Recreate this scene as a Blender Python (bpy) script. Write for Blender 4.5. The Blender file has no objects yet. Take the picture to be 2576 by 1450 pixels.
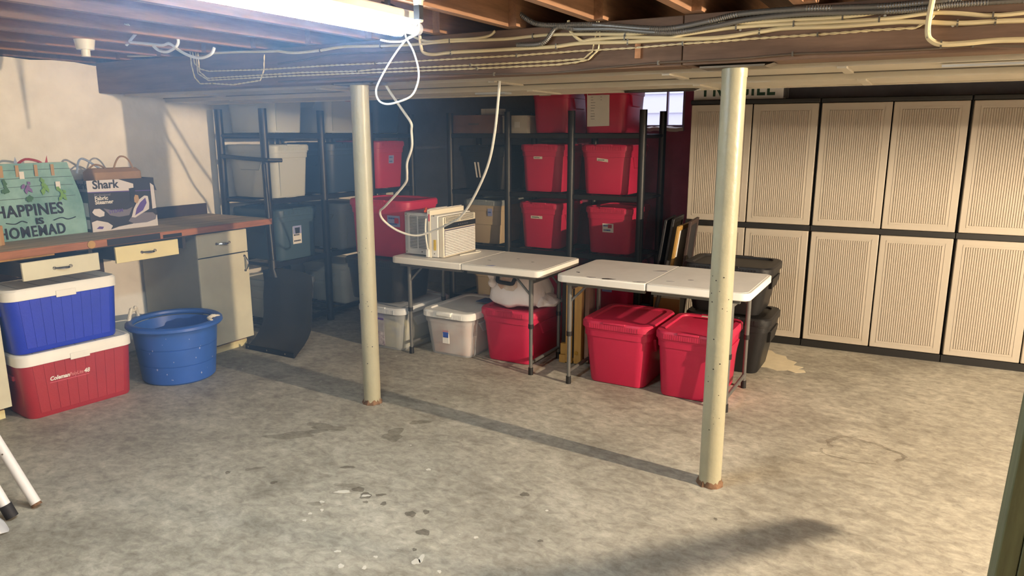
import bpy, bmesh, math, random
from mathutils import Vector, Matrix
random.seed(7)
PI = math.pi
SC = bpy.context.scene
COL = SC.collection

# ------------------------------------------------------------ camera
cam_d = bpy.data.cameras.new('camera'); cam = bpy.data.objects.new('camera', cam_d); COL.objects.link(cam)
cam_d.sensor_fit = 'HORIZONTAL'; cam_d.sensor_width = 36.0
cam_d.lens = 36.0*1827.0/2576.0
cam_d.clip_start = 0.05
cam.location = (0, 0, 1.60)
cam.rotation_euler = (PI/2-math.atan(.2107), 0, math.radians(29.6))
SC.camera = cam
# ------------------------------------------------------------ world, exposure
w = bpy.data.worlds.new('sky'); SC.world = w; w.use_nodes = True
w.node_tree.nodes['Background'].inputs[0].default_value = (.78, .83, 1.0, 1)
w.node_tree.nodes['Background'].inputs[1].default_value = 3.2
SC.view_settings.view_transform = 'Standard'; SC.view_settings.look = 'None'
SC.view_settings.gamma = 1.0; SC.view_settings.use_curve_mapping = False
SC.view_settings.exposure = 0.18
BULB = (3.2, 2.89, 1.925); BULB_W = 1400.0; BULB_C = (1.0, .81, .58)
TUBE_E = 66.0; TUBE_C = (.78, .91, 1.0)

# ------------------------------------------------------------ materials
def s2l(c):
    return tuple(((v/255.)/12.92 if v/255. <= .04045 else ((v/255.+.055)/1.055)**2.4) for v in c)
MATS = {}
def mat(name, rgb, rough=.5, metal=0., var=.0, vscale=8., bump=0., bscale=60., spec=.5, stretch=None, rgb2=None, alpha=None, trans=0.):
    if name in MATS: return MATS[name]
    m = bpy.data.materials.new(name); m.use_nodes = True
    nt = m.node_tree; N = nt.nodes; b = N['Principled BSDF']
    c = s2l(rgb); b.inputs['Base Color'].default_value = (*c, 1)
    b.inputs['Roughness'].default_value = rough; b.inputs['Metallic'].default_value = metal
    b.inputs['Specular IOR Level'].default_value = spec
    if trans: b.inputs['Transmission Weight'].default_value = trans
    if alpha is not None: b.inputs['Alpha'].default_value = alpha
    if var or rgb2 or bump:
        tc = N.new('ShaderNodeTexCoord'); mp = N.new('ShaderNodeMapping')
        nt.links.new(tc.outputs['Object'], mp.inputs[0])
        if stretch: mp.inputs['Scale'].default_value = stretch
    if var or rgb2:
        n = N.new('ShaderNodeTexNoise'); n.inputs['Scale'].default_value = vscale; n.inputs['Detail'].default_value = 6; n.inputs['Roughness'].default_value = .65
        nt.links.new(mp.outputs[0], n.inputs['Vector'])
        r = N.new('ShaderNodeValToRGB'); r.color_ramp.elements[0].position = .36; r.color_ramp.elements[1].position = .66
        c2 = s2l(rgb2) if rgb2 else tuple(max(0, v*(1-var)) for v in c)
        c1 = c if rgb2 else tuple(min(1, v*(1+var*.6)) for v in c)
        r.color_ramp.elements[0].color = (*c2, 1); r.color_ramp.elements[1].color = (*c1, 1)
        nt.links.new(n.outputs['Fac'], r.inputs[0]); nt.links.new(r.outputs[0], b.inputs['Base Color'])
    if bump:
        n2 = N.new('ShaderNodeTexNoise'); n2.inputs['Scale'].default_value = bscale; n2.inputs['Detail'].default_value = 4
        nt.links.new(mp.outputs[0], n2.inputs['Vector'])
        bp = N.new('ShaderNodeBump'); bp.inputs['Strength'].default_value = bump; bp.inputs['Distance'].default_value = .01
        nt.links.new(n2.outputs['Fac'], bp.inputs['Height']); nt.links.new(bp.outputs[0], b.inputs['Normal'])
    MATS[name] = m; return m
def emit(name, rgb, strength):
    m = bpy.data.materials.new(name); m.use_nodes = True; b = m.node_tree.nodes['Principled BSDF']
    b.inputs['Base Color'].default_value = (*rgb, 1); b.inputs['Emission Color'].default_value = (*rgb, 1); b.inputs['Emission Strength'].default_value = strength
    MATS[name] = m; return m

# concrete floor
def floor_material():
    m = bpy.data.materials.new('concrete_floor'); m.use_nodes = True; nt = m.node_tree; N = nt.nodes; L = nt.links; b = N['Principled BSDF']
    tc = N.new('ShaderNodeTexCoord')
    def noise(scale, detail=6, rough=.6, dist=0., sc=None):
        n = N.new('ShaderNodeTexNoise'); n.inputs['Scale'].default_value = scale; n.inputs['Detail'].default_value = detail
        n.inputs['Roughness'].default_value = rough; n.inputs['Distortion'].default_value = dist
        if sc:
            mp = N.new('ShaderNodeMapping'); mp.inputs['Scale'].default_value = sc; mp.inputs['Rotation'].default_value = (0, 0, .35); L.new(tc.outputs['Object'], mp.inputs[0]); L.new(mp.outputs[0], n.inputs['Vector'])
        else: L.new(tc.outputs['Object'], n.inputs['Vector'])
        return n
    def ramp(src, p0, p1, c0, c1):
        r = N.new('ShaderNodeValToRGB'); e = r.color_ramp.elements; e[0].position = p0; e[1].position = p1
        e[0].color = (*c0, 1); e[1].color = (*c1, 1); L.new(src, r.inputs[0]); return r.outputs[0]
    def mix(f, a, c, mode='MIX'):
        x = N.new('ShaderNodeMix'); x.data_type = 'RGBA'; x.blend_type = mode
        if isinstance(f, float): x.inputs[0].default_value = f
        else: L.new(f, x.inputs[0])
        for k, s in ((6, a), (7, c)):
            if isinstance(s, tuple): x.inputs[k].default_value = (*s, 1)
            else: L.new(s, x.inputs[k])
        return x.outputs[2]
    base = ramp(noise(.9, 9, .66, .9).outputs['Fac'], .36, .64, (.31, .29, .245), (.50, .475, .40))
    mid = ramp(noise(3.4, 10, .68, 1.2, (1, 1.35, 1)).outputs['Fac'], .36, .66, (.80, .79, .77), (1.08, 1.08, 1.06))
    c = mix(1.0, base, mid, 'MULTIPLY')
    fine = ramp(noise(16., 8, .72, .4, (1, 1.4, 1)).outputs['Fac'], .33, .68, (.62, .61, .60), (1.22, 1.22, 1.22))
    c = mix(1.0, c, fine, 'MULTIPLY')
    # worn pale patches
    p = ramp(noise(5.5, 10, .75, 1.6, (1, 1.5, 1)).outputs['Fac'], .60, .70, (0, 0, 0), (1, 1, 1))
    pm = N.new('ShaderNodeMath'); pm.operation = 'MULTIPLY'; pm.inputs[1].default_value = .55; L.new(p, pm.inputs[0])
    c = mix(pm.outputs[0], c, (.50, .48, .41))
    # dark scuffs
    d = ramp(noise(4.2, 12, .8, 2.2, (1, 1.7, 1)).outputs['Fac'], .30, .385, (1, 1, 1), (0, 0, 0))
    dm = N.new('ShaderNodeMath'); dm.operation = 'MULTIPLY'; dm.inputs[1].default_value = .6; L.new(d, dm.inputs[0])
    c = mix(dm.outputs[0], c, (.095, .085, .072))
    # white paint specks
    v = N.new('ShaderNodeTexVoronoi'); v.inputs['Scale'].default_value = 5.5; L.new(tc.outputs['Object'], v.inputs['Vector'])
    sx = N.new('ShaderNodeSeparateColor'); L.new(v.outputs['Color'], sx.inputs[0])
    mr = N.new('ShaderNodeMapRange'); mr.inputs[1].default_value = .45; mr.inputs[2].default_value = 1.; mr.inputs[3].default_value = 0.; mr.inputs[4].default_value = .055; L.new(sx.outputs[0], mr.inputs[0])
    lt = N.new('ShaderNodeMath'); lt.operation = 'LESS_THAN'; L.new(v.outputs['Distance'], lt.inputs[0]); L.new(mr.outputs[0], lt.inputs[1])
    c = mix(lt.outputs[0], c, (.66, .64, .58))
    L.new(c, b.inputs['Base Color']); b.inputs['Roughness'].default_value = .62; b.inputs['Specular IOR Level'].default_value = .35
    bp = N.new('ShaderNodeBump'); bp.inputs['Strength'].default_value = .25; bp.inputs['Distance'].default_value = .006
    L.new(noise(22, 8, .7).outputs['Fac'], bp.inputs['Height']); L.new(bp.outputs[0], b.inputs['Normal'])
    return m

M = dict(
 floor=floor_material(),
 wall=mat('white_wall_paint', (243, 242, 238), .85, var=.10, vscale=3., bump=.5, bscale=18),
 wallback=mat('grey_block_wall', (140, 142, 152), .9, var=.18, vscale=3, bump=.5, bscale=25),
 maroon=mat('maroon_wall', (158, 82, 108), .85, var=.15, vscale=4, bump=.4, bscale=25),
 joist=mat('joist_wood', (148, 110, 82), .75, var=.28, vscale=5, stretch=(6, .6, 6)),
 beam=mat('beam_wood', (122, 97, 80), .8, var=.30, vscale=4, stretch=(.6, 6, 6)),
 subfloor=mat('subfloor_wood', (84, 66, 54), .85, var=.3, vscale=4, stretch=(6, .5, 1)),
 post=mat('post_paint', (164, 160, 136), .38, var=.07, vscale=5, bump=.18, bscale=45),
 rust=mat('rust', (116, 88, 66), .9, var=.4, vscale=30),
 steel=mat('steel_plate', (120, 112, 100), .55, metal=.4, var=.2),
 duct=mat('duct_sheet', (196, 188, 170), .5, metal=.15, var=.08, vscale=3),
 ductdark=mat('duct_seam', (96, 90, 80), .6),
 black=mat('black_powder_coat', (22, 22, 25), .42),
 blackp=mat('black_plastic', (27, 27, 29), .45, bump=.1, bscale=150),
 blackmat=mat('black_rubber', (15, 15, 16), .7),
 red=mat('red_plastic', (186, 34, 72), .42, bump=.08, bscale=220),
 redlid=mat('red_lid_plastic', (190, 40, 76), .45, bump=.12, bscale=220),
 grayp=mat('pale_grey_plastic', (186, 190, 184), .45),
 grayd=mat('steel_grey_plastic', (140, 148, 152), .45),
 teal=mat('slate_teal_plastic', (62, 84, 98), .45),
 navy=mat('dark_blue_plastic', (44, 62, 84), .45),
 beige=mat('beige_plastic', (190, 172, 140), .5),
 taupe=mat('taupe_cabinet_resin', (172, 162, 147), .5, bump=.06, bscale=200),
 cabblack=mat('cabinet_black_resin', (24, 23, 23), .5),
 tabletop=mat('white_tabletop', (238, 235, 230), .5, var=.05, vscale=6),
 tablerim=mat('white_table_rim', (240, 237, 230), .45),
 leg=mat('grey_steel_leg', (104, 104, 102), .4, metal=.3),
 cream=mat('cream_enamel', (222, 212, 164), .45, var=.10, vscale=3),
 creamw=mat('pale_cream_enamel', (206, 203, 180), .48, var=.12, vscale=3),
 cabside=mat('grey_green_enamel', (150, 150, 136), .55, var=.1, vscale=3),
 chrome=mat('chrome', (200, 200, 200), .18, metal=1.),
 bench=mat('worn_bench_wood', (186, 168, 136), .8, var=.32, vscale=4, stretch=(5, .5, 5), bump=.3, bscale=40),
 benchedge=mat('bench_edge_wood', (158, 102, 68), .7, var=.3, vscale=5, stretch=(6, .7, 6)),
 splash=mat('dark_brown_board', (62, 46, 42), .6, var=.15),
 darkbox=mat('dark_drawer_side', (52, 46, 42), .8, var=.2),
 coolblue=mat('cooler_blue', (30, 54, 190), .42, var=.06, bump=.1, bscale=120),
 coolred=mat('cooler_red', (160, 36, 44), .45, var=.06, bump=.1, bscale=120),
 coolwhite=mat('cooler_white', (234, 234, 230), .5, var=.05),
 tub=mat('tub_blue', (48, 92, 176), .42, var=.08, vscale=6),
 rope=mat('white_rope', (226, 222, 208), .8, bump=.5, bscale=90),
 ac=mat('ac_white', (238, 238, 234), .45),
 accream=mat('ac_cream', (232, 226, 208), .5),
 acgrey=mat('ac_galvanised', (188, 194, 200), .4, metal=.25),
 dark=mat('dark_recess', (18, 18, 20), .7),
 ink=mat('black_ink', (30, 30, 36), .7),
 inkgreen=mat('green_ink', (34, 66, 50), .7),
 white=mat('white_paper', (228, 226, 220), .75),
 label=mat('label_paper', (206, 200, 186), .75),
 lav=mat('lavender_label', (150, 160, 205), .6),
 card=mat('cardboard', (172, 132, 86), .8, var=.08),
 kraft=mat('kraft_paper', (158, 128, 94), .8, var=.12),
 boxblack=mat('box_black_print', (34, 32, 38), .5),
 boxgrey=mat('box_grey_print', (176, 176, 184), .5),
 purple=mat('purple_print', (92, 66, 150), .5),
 palegrey=mat('pale_grey_print', (210, 208, 212), .5),
 midgrey=mat('mid_grey_print', (116, 112, 124), .5),
 skin=mat('tan_print', (178, 146, 102), .7),
 bagteal=mat('teal_bag_film', (150, 190, 186), .22, rgb2=(116, 158, 156), vscale=6, bump=.6, bscale=16),
 plankline=mat('plank_line', (66, 84, 86), .6),
 leaf=mat('green_print', (112, 160, 72), .4),
 leafd=mat('dark_green_print', (58, 104, 66), .4),
 flower=mat('violet_print', (122, 92, 150), .4),
 redribbon=mat('red_ribbon', (170, 60, 66), .6),
 bluetape=mat('blue_ribbon', (150, 168, 200), .6),
 bagwhite=mat('white_bag_film', (242, 236, 238), .28, bump=.8, bscale=14),
 clear=mat('clear_plastic', (222, 226, 230), .3, alpha=.34),
 frost=mat('frosted_lid_plastic', (222, 226, 230), .35, alpha=.8),
 glass=mat('window_glass', (235, 240, 250), .05, alpha=.12),
 winframe=mat('window_frame_paint', (150, 138, 160), .6),
 siding=mat('white_siding', (205, 208, 220), .6),
 woodlt=mat('easel_wood', (182, 142, 74), .55, var=.15, vscale=6, stretch=(6, 6, .6)),
 brass=mat('brass', (196, 160, 80), .3, metal=.9),
 crate=mat('crate_wood', (140, 108, 92), .8, var=.15),
 cable=mat('cream_cable', (222, 206, 164), .5),
 cablew=mat('white_cord', (232, 230, 220), .45),
 cabled=mat('dark_cable', (96, 82, 70), .6),
 conduit=mat('grey_conduit', (120, 118, 114), .4, metal=.5),
 staple=mat('staple_steel', (110, 105, 95), .5, metal=.5),
 orange=mat('orange_plastic', (222, 92, 48), .5),
 yellow=mat('yellow_label', (226, 196, 70), .6),
 palepink=mat('pale_pink_print', (226, 150, 150), .6),
 pink=mat('pink_sticker', (206, 92, 110), .6),
 blueprint=mat('blue_print', (50, 84, 168), .6),
 greenwood=mat('weathered_board', (98, 102, 74), .8, var=.3, vscale=5, stretch=(6, 6, .6)),
 ladder=mat('white_ladder_paint', (222, 220, 220), .4, var=.06),
 tarp=mat('clear_film', (214, 216, 222), .25, alpha=.6, bump=.8, bscale=12),
 hardboard=mat('pink_hardboard', (196, 168, 142), .75, var=.06),
 paint=mat('spilled_paint', (216, 204, 174), .6, var=.08, vscale=12),
 stain=mat('dark_stain', (78, 68, 58), .8, alpha=.36, var=.3, vscale=20),
 faintstain=mat('faint_stain', (84, 74, 62), .8, alpha=.2, var=.3, vscale=20),
 ringstain=mat('ring_stain', (96, 78, 58), .8, alpha=.22, var=.4, vscale=14),
 white_spill=mat('white_spatter', (206, 202, 190), .7),
 bulbglass=emit('bulb_glow', BULB_C, 1.0),
 tubeglow=emit('tube_glow', TUBE_C, TUBE_E),
 porcelain=mat('porcelain', (222, 214, 190), .35),
 paperbl=mat('blue_paper', (62, 84, 130), .7),
 laminate=mat('white_laminate', (212, 204, 190), .6),
 contents1=mat('stored_cloth', (222, 214, 206), .9, rgb2=(190, 150, 128), vscale=7),
 contents2=mat('stored_bottles', (206, 196, 140), .7, rgb2=(120, 130, 150), vscale=9),
 photo=mat('printed_sleeve', (210, 204, 204), .6, rgb2=(130, 110, 124), vscale=26),
)

# ------------------------------------------------------------ mesh builder
class MB:
    def __init__(s): s.v = []; s.f = []
    def add(s, vs, fs, M_=None):
        o = len(s.v)
        s.v += [tuple(M_ @ Vector(p)) if M_ is not None else tuple(p) for p in vs]
        s.f += [tuple(i+o for i in f) for f in fs]; return s
    def box(s, x0, y0, z0, x1, y1, z1, M_=None):
        return s.add([(x0,y0,z0),(x1,y0,z0),(x1,y1,z0),(x0,y1,z0),(x0,y0,z1),(x1,y0,z1),(x1,y1,z1),(x0,y1,z1)],
                     [(3,2,1,0),(4,5,6,7),(0,1,5,4),(1,2,6,5),(2,3,7,6),(3,0,4,7)], M_)
    def cyl(s, a, b, r, r2=None, n=14, caps=True):
        a = Vector(a); b = Vector(b); r2 = r if r2 is None else r2; d = (b-a).normalized()
        u = d.orthogonal().normalized(); w_ = d.cross(u)
        vs = []; fs = []
        for p, rr in ((a, r), (b, r2)):
            for i in range(n):
                t = 2*PI*i/n; vs.append(p+u*(rr*math.cos(t))+w_*(rr*math.sin(t)))
        for i in range(n): j = (i+1) % n; fs.append((i, j, n+j, n+i))
        if caps: fs += [tuple(range(n-1, -1, -1)), tuple(range(n, 2*n))]
        return s.add(vs, fs)
    def tube(s, pts, r, n=8, sub=5, closed=False, radii=None):
        P = [Vector(p) for p in pts]
        if sub > 1 and len(P) > 2:
            Q = []
            for i in range(len(P)-1):
                p0 = P[max(i-1, 0)]; p1 = P[i]; p2 = P[i+1]; p3 = P[min(i+2, len(P)-1)]
                for k in range(sub):
                    t = k/sub; t2 = t*t; t3 = t2*t
                    Q.append(.5*((2*p1)+(p2-p0)*t+(2*p0-5*p1+4*p2-p3)*t2+(3*p1-p0-3*p2+p3)*t3))
            Q.append(P[-1]); P = Q
        vs = []; fs = []; u = None
        for i, p in enumerate(P):
            d = (P[min(i+1, len(P)-1)]-P[max(i-1, 0)])
            d = d.normalized() if d.length > 1e-9 else Vector((0, 0, 1))
            u = d.orthogonal().normalized() if u is None else (u-d*u.dot(d)).normalized()
            w_ = d.cross(u); rr = r if radii is None else r*radii(i)
            for k in range(n):
                t = 2*PI*k/n; vs.append(p+u*(rr*math.cos(t))+w_*(rr*math.sin(t)))
        for i in range(len(P)-1):
            for k in range(n):
                j = (k+1) % n; fs.append((i*n+k, i*n+j, (i+1)*n+j, (i+1)*n+k))
        fs += [tuple(range(n-1, -1, -1)), tuple(range((len(P)-1)*n, len(P)*n))]
        return s.add(vs, fs)
    def loft(s, rings, seg=5, cap0=True, cap1=True, cx=0, cy=0, M_=None):
        "rings: (z, width, depth, corner radius)"
        vs = []; fs = []; n = 4*(seg+1)
        for (z, w_, d, r) in rings:
            r = max(min(r, w_/2-1e-4, d/2-1e-4), 1e-4)
            for q, (sx, sy) in enumerate(((1, 1), (-1, 1), (-1, -1), (1, -1))):
                for k in range(seg+1):
                    a = (q+k/seg)*PI/2
                    vs.append((cx+sx*(w_/2-r)+r*math.cos(a), cy+sy*(d/2-r)+r*math.sin(a), z))
        for i in range(len(rings)-1):
            for k in range(n):
                j = (k+1) % n; fs.append((i*n+k, i*n+j, (i+1)*n+j, (i+1)*n+k))
        if cap0: fs.append(tuple(range(n-1, -1, -1)))
        if cap1: fs.append(tuple(range((len(rings)-1)*n, len(rings)*n)))
        return s.add(vs, fs, M_)
    def poly(s, pts, y0, y1, M_=None):
        "extrude an outline given in x,z between y0 and y1"
        n = len(pts)
        a = sum(pts[i][0]*pts[(i+1) % n][1]-pts[(i+1) % n][0]*pts[i][1] for i in range(n))
        if a < 0: pts = pts[::-1]
        vs = [(x, y0, z) for x, z in pts]+[(x, y1, z) for x, z in pts]
        fs = [tuple(range(n)), tuple(range(2*n-1, n-1, -1))]
        for i in range(n): j = (i+1) % n; fs.append((i, n+i, n+j, j))
        return s.add(vs, fs, M_)
    def flat(s, pts, z0, z1):
        "extrude an outline given in x,y between z0 and z1"
        n = len(pts)
        a = sum(pts[i][0]*pts[(i+1) % n][1]-pts[(i+1) % n][0]*pts[i][1] for i in range(n))
        if a < 0: pts = pts[::-1]
        vs = [(x, y, z0) for x, y in pts]+[(x, y, z1) for x, y in pts]
        fs = [tuple(range(n-1, -1, -1)), tuple(range(n, 2*n))]
        for i in range(n): j = (i+1) % n; fs.append((i, j, n+j, n+i))
        return s.add(vs, fs)
    def build(s, name, m, parent=None, loc=None, rz=0, sharp=38, bevel=0, **kw):
        me = bpy.data.meshes.new(name); me.from_pydata(s.v, [], s.f); me.validate(); me.update()
        me.materials.append(M[m] if isinstance(m, str) else m)
        for p in me.polygons: p.use_smooth = True
        me.set_sharp_from_angle(angle=math.radians(sharp))
        o = bpy.data.objects.new(name, me); COL.objects.link(o)
        if parent is not None: o.parent = parent
        if loc is not None: o.location = loc
        o.rotation_euler.z = rz
        if bevel:
            b = o.modifiers.new('bevel', 'BEVEL'); b.width = bevel; b.segments = 2; b.limit_method = 'ANGLE'
        for k, v in kw.items(): o[k] = v
        return o
def tag(o, label, cat, group=None, kind=None):
    o['label'] = label; o['category'] = cat
    if group: o['group'] = group
    if kind: o['kind'] = kind
    return o
def thing(name, label, cat, loc=(0, 0, 0), rz=0, group=None, kind=None):
    o = bpy.data.objects.new(name, None); o.empty_display_size = .1; COL.objects.link(o); o.location = loc; o.rotation_euler.z = rz
    return tag(o, label, cat, group, kind)
def struct(name, mb, m, label, cat, **k): return tag(mb.build(name, m, **k), label, cat, kind='structure')
FONT_CACHE = {}
def text(body, size, m, parent, loc, rot=(PI/2, 0, 0), ext=.0006, name='lettering', align='LEFT', shear=0., offset=0., sx=1., spacing=1.):
    cu = bpy.data.curves.new('t', 'FONT'); cu.body = body; cu.size = size; cu.extrude = ext; cu.align_x = align; cu.shear = shear; cu.offset = offset; cu.space_character = spacing; cu.resolution_u = 3
    t = bpy.data.objects.new('t', cu); COL.objects.link(t)
    dg = bpy.context.evaluated_depsgraph_get(); me = bpy.data.meshes.new_from_object(t.evaluated_get(dg))
    bpy.data.objects.remove(t); bpy.data.curves.remove(cu)
    me.materials.clear(); me.materials.append(M[m]); me.name = name
    o = bpy.data.objects.new(name, me); COL.objects.link(o); o.parent = parent; o.location = loc; o.rotation_euler = rot; o.scale = (sx, 1, 1)
    return o
W = {}
W['A']=[(-3.309, 3.118, 2.07), (-3.182, 3.118, 2.054), (-2.985, 3.118, 2.057), (-2.82, 3.118, 2.066), (-2.56, 3.118, 2.056), (-2.348, 3.118, 2.051), (-2.123, 3.118, 2.053), (-1.808, 3.118, 2.045), (-1.659, 3.118, 2.048), (-1.538, 3.118, 2.048), (-1.343, 3.118, 2.037), (-1.205, 3.118, 2.028), (-1.122, 3.118, 2.028), (-1.007, 3.118, 2.03), (-0.88, 3.118, 2.04), (-0.81, 3.118, 2.046), (-0.686, 3.118, 2.039), (-0.512, 3.118, 2.037), (-0.342, 3.118, 2.034), (-0.216, 3.118, 2.044), (-0.116, 3.118, 2.063), (-0.064, 3.118, 2.067), (0.037, 3.118, 2.07)]
W['A0']=[(-5.063, 3.118, 2.137), (-4.753, 3.118, 2.116), (-4.42, 3.118, 2.102), (-4.28, 3.118, 2.1)]
W['A1']=[(-3.867, 3.118, 2.088), (-3.639, 3.118, 2.083), (-3.438, 3.118, 2.074), (-3.309, 3.118, 2.07)]
W['B']=[(-2.307, 3.118, 2.091), (-2.301, 3.118, 2.039), (-2.282, 3.118, 2.007), (-2.223, 3.118, 1.996), (-2.117, 3.118, 2.0), (-1.87, 3.118, 1.998), (-1.636, 3.118, 1.996), (-1.538, 3.118, 1.996), (-1.413, 3.118, 2.003), (-1.193, 3.118, 1.995), (-1.016, 3.118, 1.994), (-0.81, 3.118, 1.989), (-0.642, 3.118, 2.001), (-0.54, 3.118, 2.008), (-0.353, 3.118, 2.002), (-0.145, 3.118, 2.003), (0.033, 3.118, 1.986), (0.145, 3.118, 1.984), (0.254, 3.118, 1.98)]
W['C']=[(-1.479, 3.118, 2.104), (-1.467, 3.118, 2.057), (-1.413, 3.118, 2.013), (-1.361, 3.118, 2.016), (-1.208, 3.118, 2.015), (-1.063, 3.118, 2.005), (-1.0, 3.118, 2.001), (-0.947, 3.118, 2.01), (-0.734, 3.118, 2.024), (-0.515, 3.118, 2.022), (-0.217, 3.118, 2.017), (-0.064, 3.118, 2.026), (0.017, 3.118, 2.021), (0.136, 3.118, 2.004), (0.25, 3.118, 2.008)]
W['D']=[(-4.054, 3.118, 2.119), (-4.04, 3.118, 2.035), (-3.988, 3.118, 2.0), (-3.92, 3.118, 1.985), (-3.455, 3.118, 1.975), (-2.872, 3.118, 1.974), (-2.599, 3.118, 1.97), (-2.008, 3.118, 1.969), (-1.745, 3.118, 1.967), (-1.442, 3.118, 1.97), (-1.156, 3.118, 1.969), (-0.95, 3.118, 1.974), (-0.819, 3.118, 1.974), (-0.657, 3.118, 1.977), (-0.425, 3.118, 1.977), (-0.231, 3.118, 1.98), (-0.095, 3.118, 1.979), (-0.049, 3.118, 2.007), (-0.013, 3.118, 2.067)]
W['E']=[(-4.002, 3.118, 2.116), (-4.001, 3.118, 1.986), (-3.933, 3.118, 1.943), (-3.157, 3.118, 1.946), (-2.724, 3.118, 1.936), (-2.617, 3.118, 1.94), (-2.004, 3.118, 1.935), (-1.537, 3.118, 1.933), (-1.402, 3.118, 1.935), (-1.36, 3.118, 1.964), (-1.341, 3.118, 2.045), (-1.341, 3.118, 2.103)]
W['F']=[(-4.021, 3.118, 2.117), (-4.018, 3.118, 1.975), (-3.927, 3.118, 1.931), (-3.322, 3.118, 1.932), (-2.617, 3.118, 1.924), (-1.967, 3.118, 1.918), (-1.536, 3.118, 1.916), (-1.441, 3.118, 1.922), (-1.378, 3.118, 1.931), (-1.331, 3.118, 1.971), (-1.324, 3.118, 2.029), (-1.333, 3.118, 2.096)]
W['G']=[(-4.074, 3.118, 2.113), (-4.071, 3.118, 2.025), (-4.051, 3.118, 1.953), (-4.004, 3.118, 1.913), (-3.889, 3.118, 1.911), (-3.708, 3.118, 1.898), (-3.471, 3.118, 1.915), (-3.436, 3.118, 1.97), (-3.424, 3.118, 2.056)]
W['G2']=[(-3.325, 3.118, 1.901), (-2.679, 3.118, 1.904), (-2.253, 3.118, 1.905), (-1.87, 3.118, 1.887), (-1.536, 3.118, 1.882), (-1.306, 3.118, 1.892), (-1.053, 3.118, 1.902), (-0.741, 3.118, 1.902), (-0.511, 3.118, 1.91), (-0.274, 3.118, 1.906), (-0.035, 3.118, 1.904), (0.088, 3.118, 1.908), (0.264, 3.118, 1.894)]
W['G3']=[(-3.316, 3.118, 2.002), (-3.127, 3.118, 2.011), (-2.917, 3.118, 2.03), (-2.719, 3.118, 2.028), (-2.451, 3.118, 2.018), (-2.274, 3.118, 2.016)]
W['H']=[(-1.738, 3.105, 2.159), (-1.644, 3.105, 2.103), (-1.532, 3.105, 2.085), (-1.44, 3.105, 2.082), (-1.306, 3.105, 2.07), (-1.107, 3.105, 2.043), (-0.989, 3.105, 2.037), (-0.833, 3.105, 2.055), (-0.714, 3.105, 2.072), (-0.512, 3.105, 2.073), (-0.371, 3.105, 2.067), (-0.217, 3.105, 2.06), (-0.096, 3.105, 2.061), (0.037, 3.105, 2.066)]
W['I']=[(-1.738, 3.105, 2.013), (-1.602, 3.105, 2.014), (-1.532, 3.105, 2.075), (-1.43, 3.105, 2.063), (-1.255, 3.105, 2.051), (-1.082, 3.105, 2.027), (-0.967, 3.105, 2.019), (-0.832, 3.105, 2.031), (-0.684, 3.105, 2.049), (-0.511, 3.105, 2.055), (-0.37, 3.105, 2.05), (-0.215, 3.105, 2.042), (-0.097, 3.105, 2.04), (-0.002, 3.105, 2.047), (0.11, 3.105, 2.047), (0.245, 3.105, 2.045)]
W['J']=[(-0.05, 3.09, 2.092), (-0.052, 3.09, 2.066), (-0.057, 3.09, 1.997), (-0.054, 3.09, 1.95), (-0.041, 3.09, 1.929), (-0.01, 3.09, 1.915), (0.059, 3.09, 1.914), (0.151, 3.09, 1.918), (0.259, 3.09, 1.914)]
W['K']=[(-1.154, 3.33, 1.9), (-1.062, 3.33, 1.897), (-0.835, 3.33, 1.883), (-0.652, 3.33, 1.881), (-0.505, 3.33, 1.891), (-0.346, 3.33, 1.885), (-0.173, 3.33, 1.895)]
W['A2']=[(-2.347, 3.118, 2.09), (-2.261, 3.118, 2.061), (-2.128, 3.118, 2.061), (-1.988, 3.118, 2.058), (-1.898, 3.118, 2.065), (-1.863, 3.118, 2.085)]
W['LOOP']=[(-2.029, 2.72, 2.034), (-2.086, 2.722, 2.02), (-2.176, 2.723, 1.938), (-2.256, 2.725, 1.841), (-2.276, 2.726, 1.797), (-2.263, 2.728, 1.758), (-2.22, 2.729, 1.741), (-2.158, 2.731, 1.748), (-2.079, 2.732, 1.773), (-2.043, 2.734, 1.824), (-2.035, 2.735, 1.884), (-2.062, 2.737, 1.966), (-2.099, 2.738, 2.022), (-2.108, 2.74, 2.047)]
W['SWAG']=[(-2.72, 3.33, 1.898), (-2.691, 3.34, 1.841), (-2.641, 3.4, 1.729), (-2.607, 3.42, 1.667), (-2.629, 3.45, 1.623), (-2.667, 3.5, 1.531), (-2.745, 3.55, 1.436), (-2.786, 3.6, 1.361), (-2.846, 3.65, 1.298), (-3.062, 3.72, 1.148), (-3.143, 3.76, 1.104), (-3.152, 3.8, 1.042), (-3.085, 3.86, 0.97), (-2.966, 3.9, 0.938), (-2.836, 3.92, 0.973), (-2.657, 3.88, 1.046), (-2.562, 3.85, 1.093), (-2.426, 3.78, 1.212), (-2.238, 3.65, 1.419), (-2.096, 3.5, 1.621), (-1.962, 3.33, 1.889)]
W['L1']=[(-3.925, 2.6, 2.087), (-3.854, 2.6, 2.127), (-3.769, 2.6, 2.175), (-3.673, 2.6, 2.184), (-3.548, 2.6, 2.154), (-3.486, 2.6, 2.094), (-3.501, 2.6, 2.057), (-3.577, 2.6, 2.033), (-3.648, 2.6, 2.043), (-3.691, 2.6, 2.068)]
W['L2']=[(-3.887, 2.6, 2.1), (-3.753, 2.6, 2.084), (-3.618, 2.6, 2.068), (-3.554, 2.6, 2.072), (-3.47, 2.6, 2.028), (-3.379, 2.6, 1.997), (-3.303, 2.6, 1.989), (-3.234, 2.6, 2.005), (-3.209, 2.6, 2.033)]
W['L3']=[(-4.727, 2.3, 2.328), (-4.565, 2.3, 2.302), (-4.129, 2.3, 2.233), (-3.737, 2.3, 2.17), (-3.434, 2.3, 2.121)]
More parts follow.
